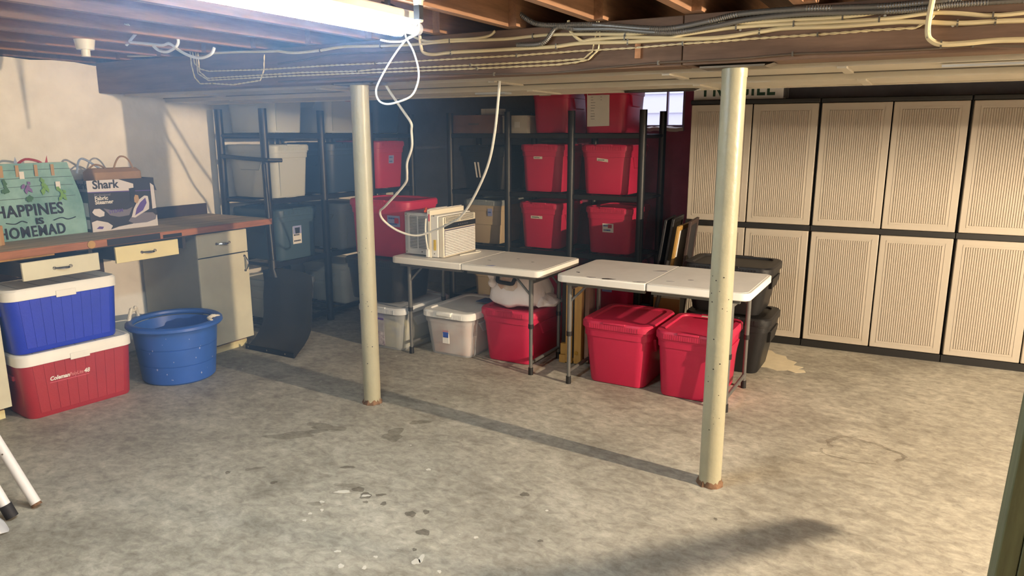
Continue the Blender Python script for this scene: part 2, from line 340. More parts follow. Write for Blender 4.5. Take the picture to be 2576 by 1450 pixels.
W['SOCK']=[(-1.742, 2.35, 2.099), (-1.743, 2.35, 2.073), (-1.744, 2.35, 2.035)]
W['CORD']=[(-1.918, 2.35, 2.106), (-1.869, 2.35, 2.092), (-1.832, 2.35, 2.068), (-1.804, 2.35, 2.035), (-1.777, 2.35, 2.013), (-1.752, 2.35, 2.006), (-1.743, 2.35, 2.021), (-1.742, 2.35, 2.036)]
W['CORD2']=[(-1.928, 2.35, 1.966), (-1.885, 2.35, 1.957), (-1.827, 2.35, 1.954), (-1.788, 2.35, 1.964), (-1.75, 2.35, 1.979), (-1.741, 2.35, 1.999), (-1.742, 2.35, 2.033)]

# ============================================================ SETTING
XW, YB, XR, YF = -5.10, 6.45, 4.6, -2.2
ZJ, ZS = 2.09, 2.29
fl = struct('floor', MB().box(XW-.2, YF-.2, -.12, XR+.2, YB+.2, 0), 'floor', 'worn grey concrete floor with scuffs, stains and paint specks', 'floor')
# paint spill and stains as thin marks on the slab
def blob(cx, cy, rx, ry, rot, n=26, jag=.18, seed=0):
    rnd = random.Random(seed); pts = []; ph = rnd.random()*6
    for i in range(n):
        a = 2*PI*i/n; k = 1+jag*(.5*math.sin(2*a+ph)+.4*math.sin(3*a+2*ph)+.3*math.sin(5*a+3*ph)+.3*(rnd.random()-.5))
        x = rx*k*math.cos(a); y = ry*k*math.sin(a)
        pts.append((cx+x*math.cos(rot)-y*math.sin(rot), cy+x*math.sin(rot)+y*math.cos(rot)))
    return pts
MB().flat([(-1.02,5.12),(-.93,5.10),(-.86,5.13),(-.78,5.09),(-.72,5.14),(-.66,5.10),(-.60,5.15),(-.615,5.19),(-.66,5.20),(-.63,5.26),(-.70,5.28),(-.69,5.36),(-.76,5.40),(-.78,5.47),(-.86,5.50),(-.90,5.57),(-.98,5.58),(-1.04,5.52),(-1.08,5.4),(-1.05,5.25)], -.001, .0012).build('paint_spill', 'paint', fl, label='pale beige spilled paint patch')
for i, (cx, cy, rx, ry) in enumerate([(-2.187, 2.28, 0.04, 0.012), (-2.071, 2.303, 0.018, 0.011), (-1.552, 2.024, 0.011, 0.027), (-1.557, 1.997, 0.015, 0.022), (-1.867, 1.902, 0.012, 0.009), (-1.787, 1.833, 0.012, 0.013), (-1.703, 1.869, 0.009, 0.011), (-2.153, 2.009, 0.008, 0.01), (-2.174, 2.062, 0.007, 0.01), (-2.151, 2.11, 0.007, 0.011), (-2.201, 2.162, 0.012, 0.011), (-1.713, 1.946, 0.008, 0.008), (-1.442, 1.988, 0.007, 0.01), (-1.979, 2.658, 0.01, 0.013), (-1.45, 2.255, 0.008, 0.009)]):
    MB().flat(blob(cx, cy, rx, ry, .52, 14, .35, i), -.001, .0011).build('white_spatter', 'white_spill', fl)
for i, (px, py, rx, ry) in enumerate([(-2.201, 2.343, 0.063, 0.02), (-2.139, 2.333, 0.026, 0.024), (-2.071, 2.303, 0.029, 0.027), (-2.017, 2.342, 0.022, 0.011), (-1.794, 2.274, 0.022, 0.024), (-1.659, 2.181, 0.026, 0.025), (-1.953, 2.286, 0.014, 0.014), (-2.032, 2.258, 0.011, 0.011), (-1.746, 2.32, 0.014, 0.017), (-2.532, 2.187, 0.015, 0.013), (-2.804, 2.151, 0.012, 0.014), (-2.34, 2.483, 0.031, 0.013), (-2.863, 2.637, 0.152, 0.045), (-2.791, 2.804, 0.133, 0.035), (-2.392, 2.904, 0.056, 0.077), (-2.378, 3.118, 0.05, 0.03), (-2.214, 2.138, 0.039, 0.015), (-2.726, 2.244, 0.043, 0.014), (-1.612, 2.06, 0.009, 0.009), (-1.45, 2.669, 0.018, 0.019), (-1.209, 2.361, 0.01, 0.009), (-0.64, 2.88, 0.007, 0.01)]):
    MB().flat(blob(px, py, rx, ry, .52+.25*math.sin(i*2.3), 26, .45 if rx > .04 else .3, 40+i), -.001, .0009+.00002*i).build('dark_scuff', 'stain' if rx < .035 else 'faintstain', fl)
def ring(cx, cy, r, wd, a0, a1, seed, n=40):
    rnd = random.Random(seed); o = []; i_ = []
    ph = rnd.random()*6
    for k in range(n+1):
        a = a0+(a1-a0)*k/n; rr = r*(1+.12*math.sin(3*a+ph)+.05*math.sin(7*a)); ww = wd*(.4+.9*rnd.random())
        o.append((cx+1.15*(rr+ww)*math.cos(a), cy+(rr+ww)*math.sin(a))); i_.append((cx+1.15*(rr-ww)*math.cos(a), cy+(rr-ww)*math.sin(a)))
    return o+i_[::-1]
MB().flat(ring(-.16, 3.94, .15, .012, -.4, 3.3, 3), -.001, .0009).build('ring_stain', 'ringstain', fl)
MB().flat(ring(-.16, 3.93, .16, .007, 3.5, 5.2, 9), -.001, .0009).build('ring_stain', 'ringstain', fl)

# left wall with ragged plaster edge below the timber plate
mb = MB(); n = 60; rnd = random.Random(3)
vs = []; fs = []
for i in range(n+1):
    y = YF+(YB-YF)*i/n; zt = 2.075+rnd.uniform(-.010, .010)
    vs += [(XW, y, 0), (XW, y, zt), (XW-.2, y, zt), (XW-.2, y, 0)]
for i in range(n):
    a = i*4; fs += [(a, a+1, a+5, a+4), (a+1, a+2, a+6, a+5), (a+2, a+3, a+7, a+6)]
fs += [(0, 3, 2, 1), (n*4, n*4+1, n*4+2, n*4+3)]
wl = struct('wall_left', mb.add(vs, fs), 'wall', 'white painted masonry wall behind the workbench', 'wall')
struct('trim_1', MB().box(XW-.2, YF, 2.086, XW-.004, YB, ZS), 'beam', 'dark timber sill plate on top of the white wall', 'sill plate')
# back wall with the small window opening
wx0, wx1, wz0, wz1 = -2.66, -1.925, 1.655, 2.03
mb = MB()
mb.box(XW-.2, YB, 0, -2.95, YB+.25, ZS).box(-1.45, YB, 0, XR+.2, YB+.25, ZS)
wb = struct('wall_back', mb, 'wallback', 'grey painted block wall behind the storage racks', 'wall')
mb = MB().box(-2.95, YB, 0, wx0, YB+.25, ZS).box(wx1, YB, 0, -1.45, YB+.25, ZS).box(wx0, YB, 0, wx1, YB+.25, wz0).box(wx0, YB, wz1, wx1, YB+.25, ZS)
mb.build('maroon_section', 'maroon', wb, label='maroon section around the window')  # wall coloured maroon around the opening, grey elsewhere
struct('wall_right', MB().box(XR, YF-.2, 0, XR+.2, YB, ZS), 'wallback', 'grey block wall on the right beyond the frame', 'wall')
struct('wall_front', MB().box(XW-.2, YF-.2, 0, XR, YF, ZS), 'wall', 'white painted wall behind the viewpoint', 'wall')
# window
win = thing('window_1', 'small basement window with grey-lavender frame and daylight', 'window', kind='structure')
yf = YB+.13
fr = MB().box(wx0, yf, wz0, wx1, yf+.05, wz0+.035).box(wx0, yf, wz1-.03, wx1, yf+.05, wz1).box(wx0, yf, wz0+.035, wx0+.04, yf+.05, wz1-.03).box(wx1-.045, yf, wz0+.035, wx1, yf+.05, wz1-.03)
fr.box((wx0+wx1)/2+.16, yf+.005, wz0+.035, (wx0+wx1)/2+.175, yf+.04, wz1-.03).build('window_frame', 'winframe', win)
xm = (wx0+wx1)/2+.1675
MB().box(wx0+.04, yf+.02, wz0+.035, xm-.008, yf+.026, wz1-.03).build('pane', 'glass', win)
MB().box(xm+.008, yf+.02, wz0+.035, wx1-.045, yf+.026, wz1-.03).build('pane', 'glass', win)
sl = MB(); vs = []; fs = []; rnd = random.Random(5); ns = 24
for i in range(ns+1):
    x = wx0+(wx1-wx0)*i/ns; yy = YB-.012-rnd.uniform(0, .012); zz = wz0+.002+rnd.uniform(0, .012)
    vs += [(x, yy, zz-.03), (x, yy, zz), (x, yf, zz+.012), (x, yf, zz-.03)]
for i in range(ns):
    a = i*4; fs += [(a, a+4, a+5, a+1), (a+1, a+5, a+6, a+2), (a+3, a+2, a+6, a+7), (a, a+3, a+7, a+4)]
fs += [(0, 1, 2, 3), (ns*4+3, ns*4+2, ns*4+1, ns*4)]
sl.add(vs, fs).build('window_sill', 'white_spill', win, label='rough crusted white mortar sill')
MB().box(wx1-.012, YB-.006, wz0-.02, wx1+.006, yf, wz1).build('window_reveal', 'winframe', win)
nb = thing('house_siding', 'white clapboard siding of the next house outside the window', 'siding', (0, 8.6, 0))
for k in range(9):
    MB().add([(-6.5,0,1.2+.22*k),(1.5,0,1.2+.22*k),(1.5,.03,1.42+.22*k),(-6.5,.03,1.42+.22*k),(-6.5,.06,1.2+.22*k),(1.5,.06,1.2+.22*k),(1.5,.06,1.42+.22*k),(-6.5,.06,1.42+.22*k)],[(0,1,2,3),(4,7,6,5),(0,4,5,1),(1,5,6,2),(2,6,7,3),(3,7,4,0)]).build('board', 'siding', nb)

# ceiling: subfloor and joists
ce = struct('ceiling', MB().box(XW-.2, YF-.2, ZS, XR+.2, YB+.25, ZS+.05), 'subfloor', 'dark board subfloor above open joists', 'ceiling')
base_j = None
for k in range(-8, 16):
    x = -1.779+.427*k
    if x < XW+.06 or x > XR-.05: continue
    # lapped pairs: one joist from each side of the beam
    for (dx, y0, y1) in ((0, YF, 3.36), (.042, 3.06, YB)):
        o = MB().box(x-.021+dx, y0, ZJ, x+.021+dx, y1, ZS).build('joist', 'joist', ce)
# subfloor board seams: narrow battens seen between joists
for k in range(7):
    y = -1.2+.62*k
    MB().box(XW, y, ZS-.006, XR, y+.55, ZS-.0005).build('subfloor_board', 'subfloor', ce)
bm_ = thing('beam', 'heavy brown timber main beam carried by two steel posts', 'beam', kind='structure')
MB().box(XW, 3.135, 1.886, -.957, 3.295, ZJ).build('timber', 'beam', bm_, bevel=.004)
MB().box(-.953, 3.13, 1.888, XR, 3.295, ZJ).build('timber', 'beam', bm_, bevel=.004)

# posts
def post(x, y, label):
    t = thing('support_post', label, 'post', (x, y, 0), group='steel support posts under the beam')
    rings = []
    MB().cyl((0,0,0), (0,0,1.862), .0505, n=32).build('tube', 'post', t)
    MB().cyl((0,0,1.835), (0,0,1.872), .0525, .0525, n=32).build('collar', 'post', t)
    cp = MB().box(-.13, -.065, 1.872, .13, .065, 1.880)
    for sx in (-1, 1):
        cp.add([(sx*.13,-.065,1.872),(sx*.165,-.05,1.884),(sx*.165,.05,1.884),(sx*.13,.065,1.872)], [(0,1,2,3)] if sx > 0 else [(3,2,1,0)])
    cp.build('cap_plate', 'steel', t)
    b = MB(); rnd = random.Random(int(x*100)); vs = []; fs = []; n = 32
    for i in range(n):
        a = 2*PI*i/n; r = .0512; zt = .010+rnd.uniform(0, .022)
        vs += [((.056+rnd.uniform(0,.012))*math.cos(a), (.056+rnd.uniform(0,.012))*math.sin(a), .0005), (r*math.cos(a), r*math.sin(a), zt)]
    for i in range(n): a = 2*i; c = 2*((i+1) % n); fs.append((a, c, c+1, a+1))
    b.add(vs, fs).build('rust_collar', 'rust', t, label='rusted foot of the post')
    # chips in the paint
    ch = MB(); 
    for i in range(22):
        a = -PI/2+rnd.uniform(-1.1, 1.1); z = rnd.uniform(.25, 1.05); s = rnd.uniform(.0012, .0045)
        c = Vector((.0509*math.cos(a), .0509*math.sin(a), z)); u = Vector((-math.sin(a), math.cos(a), 0))
        ch.add([c-u*s, c-Vector((0,0,s*.7)), c+u*s, c+Vector((0,0,s*.9))], [(0,1,2,3)])
    ch.build('paint_chips', 'dark', t, kind='stuff')
post(-2.819, 3.235, 'cream steel post to the left, standing behind the hanging cord')
post(-.748, 3.195, 'cream steel post to the right, in front of the folding table and black totes')

# ducts behind the beam
du = thing('air_duct', 'wide pale sheet-metal duct running behind the beam', 'duct')
MB().box(XW+.02, 3.31, 1.872, XR-.02, 3.62, ZJ-.003).build('near_duct', 'duct', du)
MB().box(XW+.02, 3.635, 1.842, XR-.02, 4.0, ZJ-.003).build('far_duct', 'duct', du)
MB().box(XW+.02, 3.985, 1.835, XR-.02, 4.012, 1.852).build('flange', 'duct', du)
MB().box(XW+.02, 3.615, 1.868, XR-.02, 3.64, 1.88).build('seam_strip', 'ductdark', du)
for x in (-4.4, -3.2, -2.0, -1.08, -.35, .45):
    MB().box(x-.018, 3.305, 1.864, x+.018, 3.625, 1.872).build('cleat', 'duct', du)
    MB().box(x+.05-.018, 3.63, 1.834, x+.05+.018, 4.004, 1.842).build('cleat', 'duct', du)
MB().box(.0, 3.36, 1.858, .55, 3.40, 1.866).build('bracket', 'acgrey', du)
MB().box(-2.35, 3.70, 1.832, -2.15, 3.78, 1.8415).build('patch', 'acgrey', du)
vs = [(-1.55,4.014,1.84),(-1.1,4.014,1.842),(-1.08,4.03,1.86),(-1.57,4.03,1.86),(-1.5,3.9,1.826),(-1.12,3.9,1.826)]
MB().add(vs, [(0,4,5,1),(0,1,2,3),(1,5,2),(0,3,4)]).build('torn_wrap', 'acgrey', du)

# ============================================================ CABLES
def cable(name, label, pts, r, m, group=None, staples=(), n=8, sub=5, cat='cable', twist=False, ribs=False):
    mb = MB()
    if twist:
        c = Vector((0, 0, 0)); P = [Vector(p) for p in pts]; Q = []
        for i in range(len(P)-1):
            L = (P[i+1]-P[i]).length; k = max(2, int(L/.012))
            for j in range(k): Q.append(P[i].lerp(P[i+1], j/k))
        Q.append(P[-1])
        for ph in (0, PI):
            mb.tube([q+Vector((0, .6*r*math.cos(ph+i*1.05), .6*r*math.sin(ph+i*1.05))) for i, q in enumerate(Q)], r*.62, n=4, sub=1)
    elif ribs:
        mb.tube(pts, r, n=n, sub=26, radii=lambda i: 1.0 if i % 2 else .84)
    else: mb.tube(pts, r, n=n, sub=sub)
    o = tag(mb.build(name, m), label, cat, group)
    for k in staples:
        p = Vector(pts[k]); MB().box(p.x-.003, p.y-.008, p.z-r-.004, p.x+.003, p.y+.008, p.z+r+.004).build('staple', 'staple', o)
    return o
g = 'house cables stapled along the beam'
cable('house_cable', 'cream flat cable running highest across the beam face', W['A'], .0075, 'cable', g, (2,4,6,8,11,15,18))
cable('house_cable', 'short cream cable stub low on the beam by the white wall', W['A0'], .006, 'cable', g)
cable('house_cable', 'cream cable leaving the wall-side wires toward the left post', W['A1'], .007, 'cable', g)
cable('house_cable', 'cream cable bending out of the joists just right of the lamp', W['B'], .0085, 'cable', g, (4,7,9,12,16,17))
cable('house_cable', 'cream cable dropping from the joist beside the hanging wire pair', W['C'], .0075, 'cable', g, (4,8,9,10,13))
cable('twisted_wire', 'upper twisted cream wire strung along the beam', W['D'], .0042, 'cable', g, (6,8,11,14), twist=True)
cable('twisted_wire', 'middle twisted wire turning up to a joist at its right end', W['E'], .0042, 'cable', g, (4,6), twist=True)
cable('twisted_wire', 'lower twisted wire turning up beside its neighbour at the joist', W['F'], .0042, 'cable', g, (3,5), twist=True)
cable('twisted_wire', 'short twisted wire bent in a U on the beam near the white wall', W['G'], .0042, 'cable', g, (4,), twist=True)
cable('thin_cable', 'thin wavy cable along the bottom edge of the beam', W['G2'], .0045, 'cabled', g, (3,6,8,11))
cable('thin_cable', 'faint thin cable sagging on the beam left of the lamp', W['G3'], .005, 'cabled', g)
cable('house_cable', 'short cream cable running from the lamp end to a joist', W['A2'], .0065, 'cable', g)
cable('flex_conduit', 'grey ribbed metal conduit highest on the beam', W['H'], .0125, 'conduit', 'ribbed conduits on the beam', ribs=True, n=10)
cable('flex_conduit', 'grey ribbed metal conduit just below the other conduit', W['I'], .0115, 'conduit', 'ribbed conduits on the beam', ribs=True, n=10)
cable('house_cable', 'thick cream cable looping down at the far right of the beam', W['J'], .0095, 'cable', g, (3,5))
cable('house_cable', 'cream cable sagging behind the right post under the beam', W['K'], .006, 'cable', g)
cable('hanging_cable', 'long white cable drooping from the beam past the air conditioner', W['SWAG'], .0075, 'cablew', cat='cord')
cable('loose_cable', 'loose white cable loop hanging between the left joists', W['L1'], .0075, 'cablew', 'loose cables under the left joists')
cable('loose_cable', 'loose white cable hooking downward below the left joists', W['L2'], .0075, 'cablew', 'loose cables under the left joists')
cable('twisted_wire', 'twisted wire strung across the joists at the upper left', W['L3'], .0045, 'cable', twist=True)
# nail heads on the beam
for i, (x, z) in enumerate([(-1.36,2.02),(-1.62,2.0),(-.72,2.015),(-.2,2.03),(.02,1.98)]):
    MB().cyl((x, 3.128, z), (x, 3.136, z), .005, n=10).build('nail_head', 'cablew', bm_)
MB().box(-.012, -.006, -.03, .012, .006, .03).build('wood_splinter', 'joist', bm_, loc=(-1.15, 3.125, 1.955), rz=.3)
# white porcelain box on a joist at the left
o = thing('junction_box', 'small white porcelain light base on a dark joist at upper left', 'junction box', (-3.914, 2.36, 2.019))
MB().cyl((0,0,.07), (0,0,.02), .05, .042, n=18).build('base', 'porcelain', o)
MB().cyl((0,0,.02), (0,0,-.015), .022, n=14).build('socket', 'porcelain', o)

# ============================================================ LAMPS
def shop_light(label, loc):
  lt = thing('shop_light', label, 'lamp', loc)
  return lt
lt = shop_light('long glowing white fluorescent shop light hung under the joists', (-1.865, 1.72, 1.985))
MB().box(-.072,-.74,.048,.072,.735,.085).build('housing', 'laminate', lt, bevel=.008)
for sx in (-.045, .045):
    MB().cyl((sx,-.70,.026),(sx,.705,.026), .024, n=14).build('tube', 'tubeglow', lt)
    for sy in (-.70, .705): MB().cyl((sx,sy,.026),(sx,sy+(.026 if sy > 0 else -.026),.026), .0245, n=14).build('end_cap', 'acgrey', lt)
for sy in (-.6, .6): MB().box(-.008, sy-.008, .085, .008, sy+.008, .30).build('hanger', 'staple', lt)
lc = MB().tube([tuple(Vector(p)-lt.location) for p in W['LOOP']], .0048).build('cord', 'cablew', lt, label='white cord hanging in a teardrop loop')
so = thing('lamp_socket', 'cream porcelain bulb socket with a black plug in it', 'socket', tuple(Vector(W['SOCK'][0])+Vector((0,0,.03))))
MB().cyl((0,0,0), (0,0,-.03), .022, .024, n=18).cyl((0,0,-.03),(0,0,-.05),.02,.017,n=18).build('socket_body', 'porcelain', so)
MB().box(-.013,-.013,-.10,.013,.013,-.05).build('plug', 'ink', so)
MB().cyl((0,0,0),(0,0,.12),.006,n=8).build('stem', 'staple', so)
MB().tube([tuple(Vector(p)-so.location) for p in W['CORD']], .0035).build('cord', 'cabled', so)
MB().tube([tuple(Vector(p)-so.location) for p in W['CORD2']], .0035).build('cord', 'cablew', so)
bl = thing('light_bulb', 'bare warm bulb in a holder beyond the right edge', 'lamp', BULB)
sp = MB(); sp.loft([(z, 2*math.sqrt(max(.03**2-(z)**2, 1e-6)), 2*math.sqrt(max(.03**2-z**2, 1e-6)), 1) for z in [-.03+.06*i/10 for i in range(11)]], seg=4)
MB().cyl((0,0,.03),(0,0,.07),.018,n=14).build('holder', 'porcelain', bl)
MB().cyl((0,0,.07),(0,0,.36),.004,n=8).build('flex', 'cablew', bl)
gb = sp.build('globe', 'bulbglass', bl)
A_ = 4*PI*.03**2
M['bulbglass'].node_tree.nodes['Principled BSDF'].inputs['Emission Strength'].default_value = BULB_W/(A_*PI)

hr = thing('shadow_rail', 'unseen round rail added beyond the right edge to cast the soft floor shadow', 'shadow_rail')  # unseen rail added so the bulb throws the soft shadow across the floor
a_ = Vector((1.36, 2.97, .90)); b_ = Vector((2.04, 2.17, 1.62))
MB().cyl(a_, b_, .026, n=18).build('rail', 'joist', hr)
for f in (.45, .95):
    q = a_.lerp(b_, f); MB().cyl((q.x, q.y, q.z+.03), (q.x, q.y, ZS), .005, n=8).build('hanger', 'staple', hr)
# ============================================================ STORAGE RACKS
LV = (.10, .60, 1.105, 1.615)
def rack(label, loc, rz, xs):
    "xs: post positions along the rack; front faces local -y; depth .5"
    t = thing('storage_rack', label, 'rack', loc, rz, 'black tube storage racks')
    for x in xs:
        for y in (0, .5):
            MB().cyl((x,y,0),(x,y,1.80), .031, n=18).build('post', 'black', t)
    for z in LV:
        for y in (0, .5):
            MB().box(xs[0], y-.018, z-.042, xs[-1], y+.018, z-.002).build('rail', 'black', t, bevel=.004)
        for x in xs:
            MB().cyl((x,.0,z-.02),(x,.5,z-.02), .014, n=10).build('cross_tube', 'black', t)
        for k in range(len(xs)-1):
            for q in (.3, .7):
                x = xs[k]+(xs[k+1]-xs[k])*q; MB().box(x-.012,.0,z-.012,x+.012,.5,z-.001).build('deck_bar', 'black', t)
    return t
rl = rack('black tube rack along the white wall, full of grey and blue totes', (-4.48, 4.02, 0), PI/2, (0, .615, 1.235, 1.85))
MB().tube([(-.02,.47,1.435),(-.02,.2,1.42),(-.02,-.06,1.41),(.08,-.09,1.408)], .016, n=10, sub=1).build('side_bar', 'black', rl)
rr = rack('black tube rack on the back wall beside the window, with red totes', (0, 5.70, 0), 0, (-3.90, -3.28, -2.66, -2.03))

# ============================================================ TOTES
def tote(label, loc, rz, w_, d, h, m, lidm=None, cat='tote', lid=True, taper=.86, handle=True, name='storage_tote', group=None, style='step', lidh=.05, band=True):
    "local: front faces -y, base centre at origin; w along x, d along y"
    t = thing(name, label, cat, loc, rz, group)
    r = min(w_, d)*.16; hb = h-lidh*.5 if lid else h
    rg = [(.004, w_*taper*.96, d*(taper+.03)*.97, r*.7), (.018, w_*taper, d*(taper+.03), r*.9)]
    rg += [(hb*.80, w_*.945, d*.955, r)]
    if band: rg += [(hb*.805, w_*.975, d*.98, r*1.05), (hb*.90, w_*.98, d*.985, r*1.05), (hb*.905, w_*.995, d*.995, r*1.05)]
    rg += [(hb, w_, d, r*1.05), (hb, w_*.96, d*.96, r), (hb-.012, w_*.95, d*.95, r)]
    MB().loft(rg, seg=5, cap1=True).build('body', m, t)
    if style == 'panel':      # recessed front panel outline
        MB().add([(-w_*.30,-d*.45-.002,.02),(w_*.30,-d*.45-.002,.02),(w_*.34,-d*.485-.004,hb*.76),(-w_*.34,-d*.485-.004,hb*.76),
                  (-w_*.30,-d*.43,.02),(w_*.30,-d*.43,.02),(w_*.34,-d*.46,hb*.76),(-w_*.34,-d*.46,hb*.76)],
                 [(0,1,2,3),(1,5,6,2),(4,0,3,7),(3,2,6,7),(0,4,5,1)]).build('front_panel', m, t)
    if style == 'belt':
        MB().loft([(hb*.47, w_*.925, d*.945, r), (hb*.475, w_*.945, d*.96, r), (hb*.80, w_*.965, d*.97, r)], cap0=False, cap1=False).build('upper_shell', m, t)
    if handle:
        for s in (-1, 1):
            a0, a1, a2 = s*w_*.44, s*w_*.488, s*w_*.51
            vs = [(a0,-d*.17,hb*.55),(a0,d*.17,hb*.55),(a1,d*.19,hb*.57),(a1,-d*.19,hb*.57),(a0,-d*.30,hb*.81),(a0,d*.30,hb*.81),(a2,d*.30,hb*.81),(a2,-d*.30,hb*.81)]
            fq = [(0,1,2,3),(4,7,6,5),(3,2,6,7),(0,3,7,4),(1,5,6,2),(0,4,5,1)]
            MB().add(vs, fq if s < 0 else [f_[::-1] for f_ in fq]).build('handle', m, t, bevel=.004)
        if style in ('step',):
            for s in (-1, 1):
                vs = [(-w_*.22, s*d*.46, hb*.62), (w_*.22, s*d*.46, hb*.62), (w_*.28, s*d*.492, hb*.80), (-w_*.28, s*d*.492, hb*.80), (-w_*.22, s*d*.42, hb*.62), (w_*.22, s*d*.42, hb*.62), (w_*.28, s*d*.45, hb*.80), (-w_*.28, s*d*.45, hb*.80)]
    if lid:
        q = lidh
        lg = [(hb-q*.45, w_*1.005, d*1.005, r*1.1), (hb-q*.45, w_*1.035, d*1.03, r*1.15), (hb+q*.28, w_*1.035, d*1.03, r*1.15), (hb+q*.5, w_*1.0, d*1.0, r*1.1),
              (hb+q*.52, w_*.84, d*.86, r*.8), (hb+q*.30, w_*.81, d*.84, r*.7)]
        lo = MB().loft(lg, seg=5, cap0=False).build('lid', lidm or m, t)
        rb_ = MB()
        for k in range(22): rb_.box(-w_*.36+w_*.72*k/22, -d*.515-.0022, hb-q*.40, -w_*.36+w_*.72*(k+.55)/22, -d*.515+.001, hb+q*.22)
        rb_.build('grip_ribs', lidm or m, lo, kind='stuff')
        for s in (-1, 1):
            MB().box(-w_*.16, s*d*.505-.012, hb+q*.28, w_*.16, s*d*.505+.004, hb+q*.56).build('latch_tab', lidm or m, lo, bevel=.004)
    return t
def slope_y(w_, d, h, z, taper=.86):
    "y of the sloping front face at height z"
    hb = h-.025; k = min(max((z-.018)/(hb*.8-.018), 0), 1)
    return -(d*(taper+.03)*(1-k)+d*.955*k)/2
def sticker(t, x, z, sw, sh, d, h, m='label', lines=2, lm='ink', name='sticker', tilt=0., w_=.5, taper=.86):
    y0 = slope_y(w_, d, h, z-sh/2, taper)-.0015; y1 = slope_y(w_, d, h, z+sh/2, taper)-.0015
    if z+sh/2 > (h-.025)*.8: y0 = y1 = -d*.5-.0015
    dx = math.tan(tilt)*sw
    p = [(x-sw/2, y0, z-sh/2-dx/2), (x+sw/2, y0, z-sh/2+dx/2), (x+sw/2, y1, z+sh/2+dx/2), (x-sw/2, y1, z+sh/2-dx/2)]
    vs = p+[(a, b+.0012, c) for a, b, c in p]
    o = MB().add(vs, [(0,1,2,3),(7,6,5,4),(0,4,5,1),(1,5,6,2),(2,6,7,3),(3,7,4,0)]).build(name, m, t)
    ln = MB(); rnd = random.Random(int(x*1000+z*777))
    for k in range(lines):
        f = (k+.5)/lines; zz = z+sh/2-sh*f; yy = y1+(y0-y1)*f-.0008; e = sw*.40; th = min(sh*.12/max(lines,1)**.3, .006)
        xx = x-e
        while xx < x+e*rnd.uniform(.3, 1):
            lw = rnd.uniform(.05, .14)*sw; ln.add([(xx,yy,zz-th),(xx+lw,yy,zz-th),(xx+lw,yy,zz+th),(xx,yy,zz+th)], [(0,1,2,3)]); xx += lw+.02*sw
    if lines: ln.build('print', lm, o)
    return o

RG = 'red totes with red lids'
# ---- right rack
Y0 = 5.74
def rt(label, x0, x1, lev, h, m='red', d=.50, **k):
    return tote(label, ((x0+x1)/2, Y0+d/2, LV[lev]), 0, x1-x0, d, h, m, group=k.pop('group', RG if m == 'red' else None), **k)
t = rt('red tote on the top rack shelf, half hidden by the duct, nearer the wooden box', -3.08, -2.71, 3, .39); sticker(t, -.04, .325, .11, .022, .5, .39, lines=1)
t = rt('red tote with a taped paper list, on the top rack shelf by the window', -2.60, -2.19, 3, .41)
pl = MB(); y0 = slope_y(.4,.5,.41,.06)-.004; y1 = slope_y(.4,.5,.41,.30)-.004
pl.add([(-.15,y0,.055),(.05,y0-.002,.06),(.05,y1-.004,.36),(-.15,y1-.003,.36),(-.15,y0+.002,.055),(.05,y0,.06),(.05,y1-.002,.36),(-.15,y1-.001,.36)],[(0,1,2,3),(7,6,5,4),(0,4,5,1),(1,5,6,2),(2,6,7,3),(3,7,4,0)])
ps = pl.build('paper_list', 'white', t, label='crumpled white paper list')
ln = MB(); rnd = random.Random(2)
for k in range(11):
    z = .335-.022*k; f = (z-.055)/.305; yy = y0+(y1-.004-y0)*f-.0035; lw = rnd.uniform(.02,.045)
    ln.add([(-.115,yy,z),(-.115+lw,yy,z),(-.115+lw,yy,z+.003),(-.115,yy,z+.003)],[(0,1,2,3)])
    if k < 4: ln.add([(-.03,yy,z),(-.03+lw*.7,yy,z),(-.03+lw*.7,yy,z+.003),(-.03,yy,z+.003)],[(0,1,2,3)])
ln.build('print', 'midgrey', ps)
t = rt('black tote with two white strips on the middle rack shelf', -3.86, -3.33, 2, .40, 'blackp', taper=.82)
for dx in (0, .035):
    MB().add([(-.06+dx, slope_y(.5,.5,.40,.12,.82)-.003,.11),(-.045+dx, slope_y(.5,.5,.40,.12,.82)-.003,.11),(-.06+dx,slope_y(.5,.5,.40,.24,.82)-.003,.25),(-.078+dx,slope_y(.5,.5,.40,.24,.82)-.003,.25)],[(0,1,2,3)]).build('strip', 'white', t)
t = rt('red tote with a straight tape label, middle rack shelf beside the black tote', -3.19, -2.76, 2, .415); sticker(t, -.03, .30, .085, .022, .5, .415, lines=1)
t = rt('red tote with a peeling tape label, middle rack shelf under the taped list', -2.60, -2.15, 2, .415); sticker(t, -.02, .29, .10, .024, .5, .415, lines=1, tilt=-.12)
t = rt('beige tote on the rack shelf right behind the air conditioner', -3.80, -3.39, 1, .41, 'beige', style='belt', lidm='grayd'); sticker(t, .10, .30, .05, .07, .5, .41, 'lav', 1, 'blueprint')
t = rt('red tote with a long tape label on the lower rack shelf', -3.20, -2.77, 1, .41); sticker(t, -.03, .28, .115, .026, .5, .41, lines=1)
t = rt('red tote with a white and blue product label on the lower rack shelf', -2.545, -2.115, 1, .40)
s_ = sticker(t, 0, .225, .10, .075, .5, .40, 'white', 2, 'blueprint'); MB().box(.0,-.001,-.01,.035,.0,.02).build('picture','red',s_,loc=(0, slope_y(.5,.5,.4,.225)-.0025, .235))
t = rt('beige tote on the bottom rack shelf, seen under the white table', -3.72, -3.32, 0, .42, 'beige', style='belt')
t = rt('red tote on the bottom rack shelf behind the plastic bag', -3.12, -2.70, 0, .41); sticker(t, -.02, .3, .09, .03, .5, .41, lines=1)
t = rt('red tote on the bottom rack shelf behind the wooden easel', -2.53, -2.12, 0, .40); sticker(t, .0, .2, .09, .06, .5, .40, 'lav', 1)
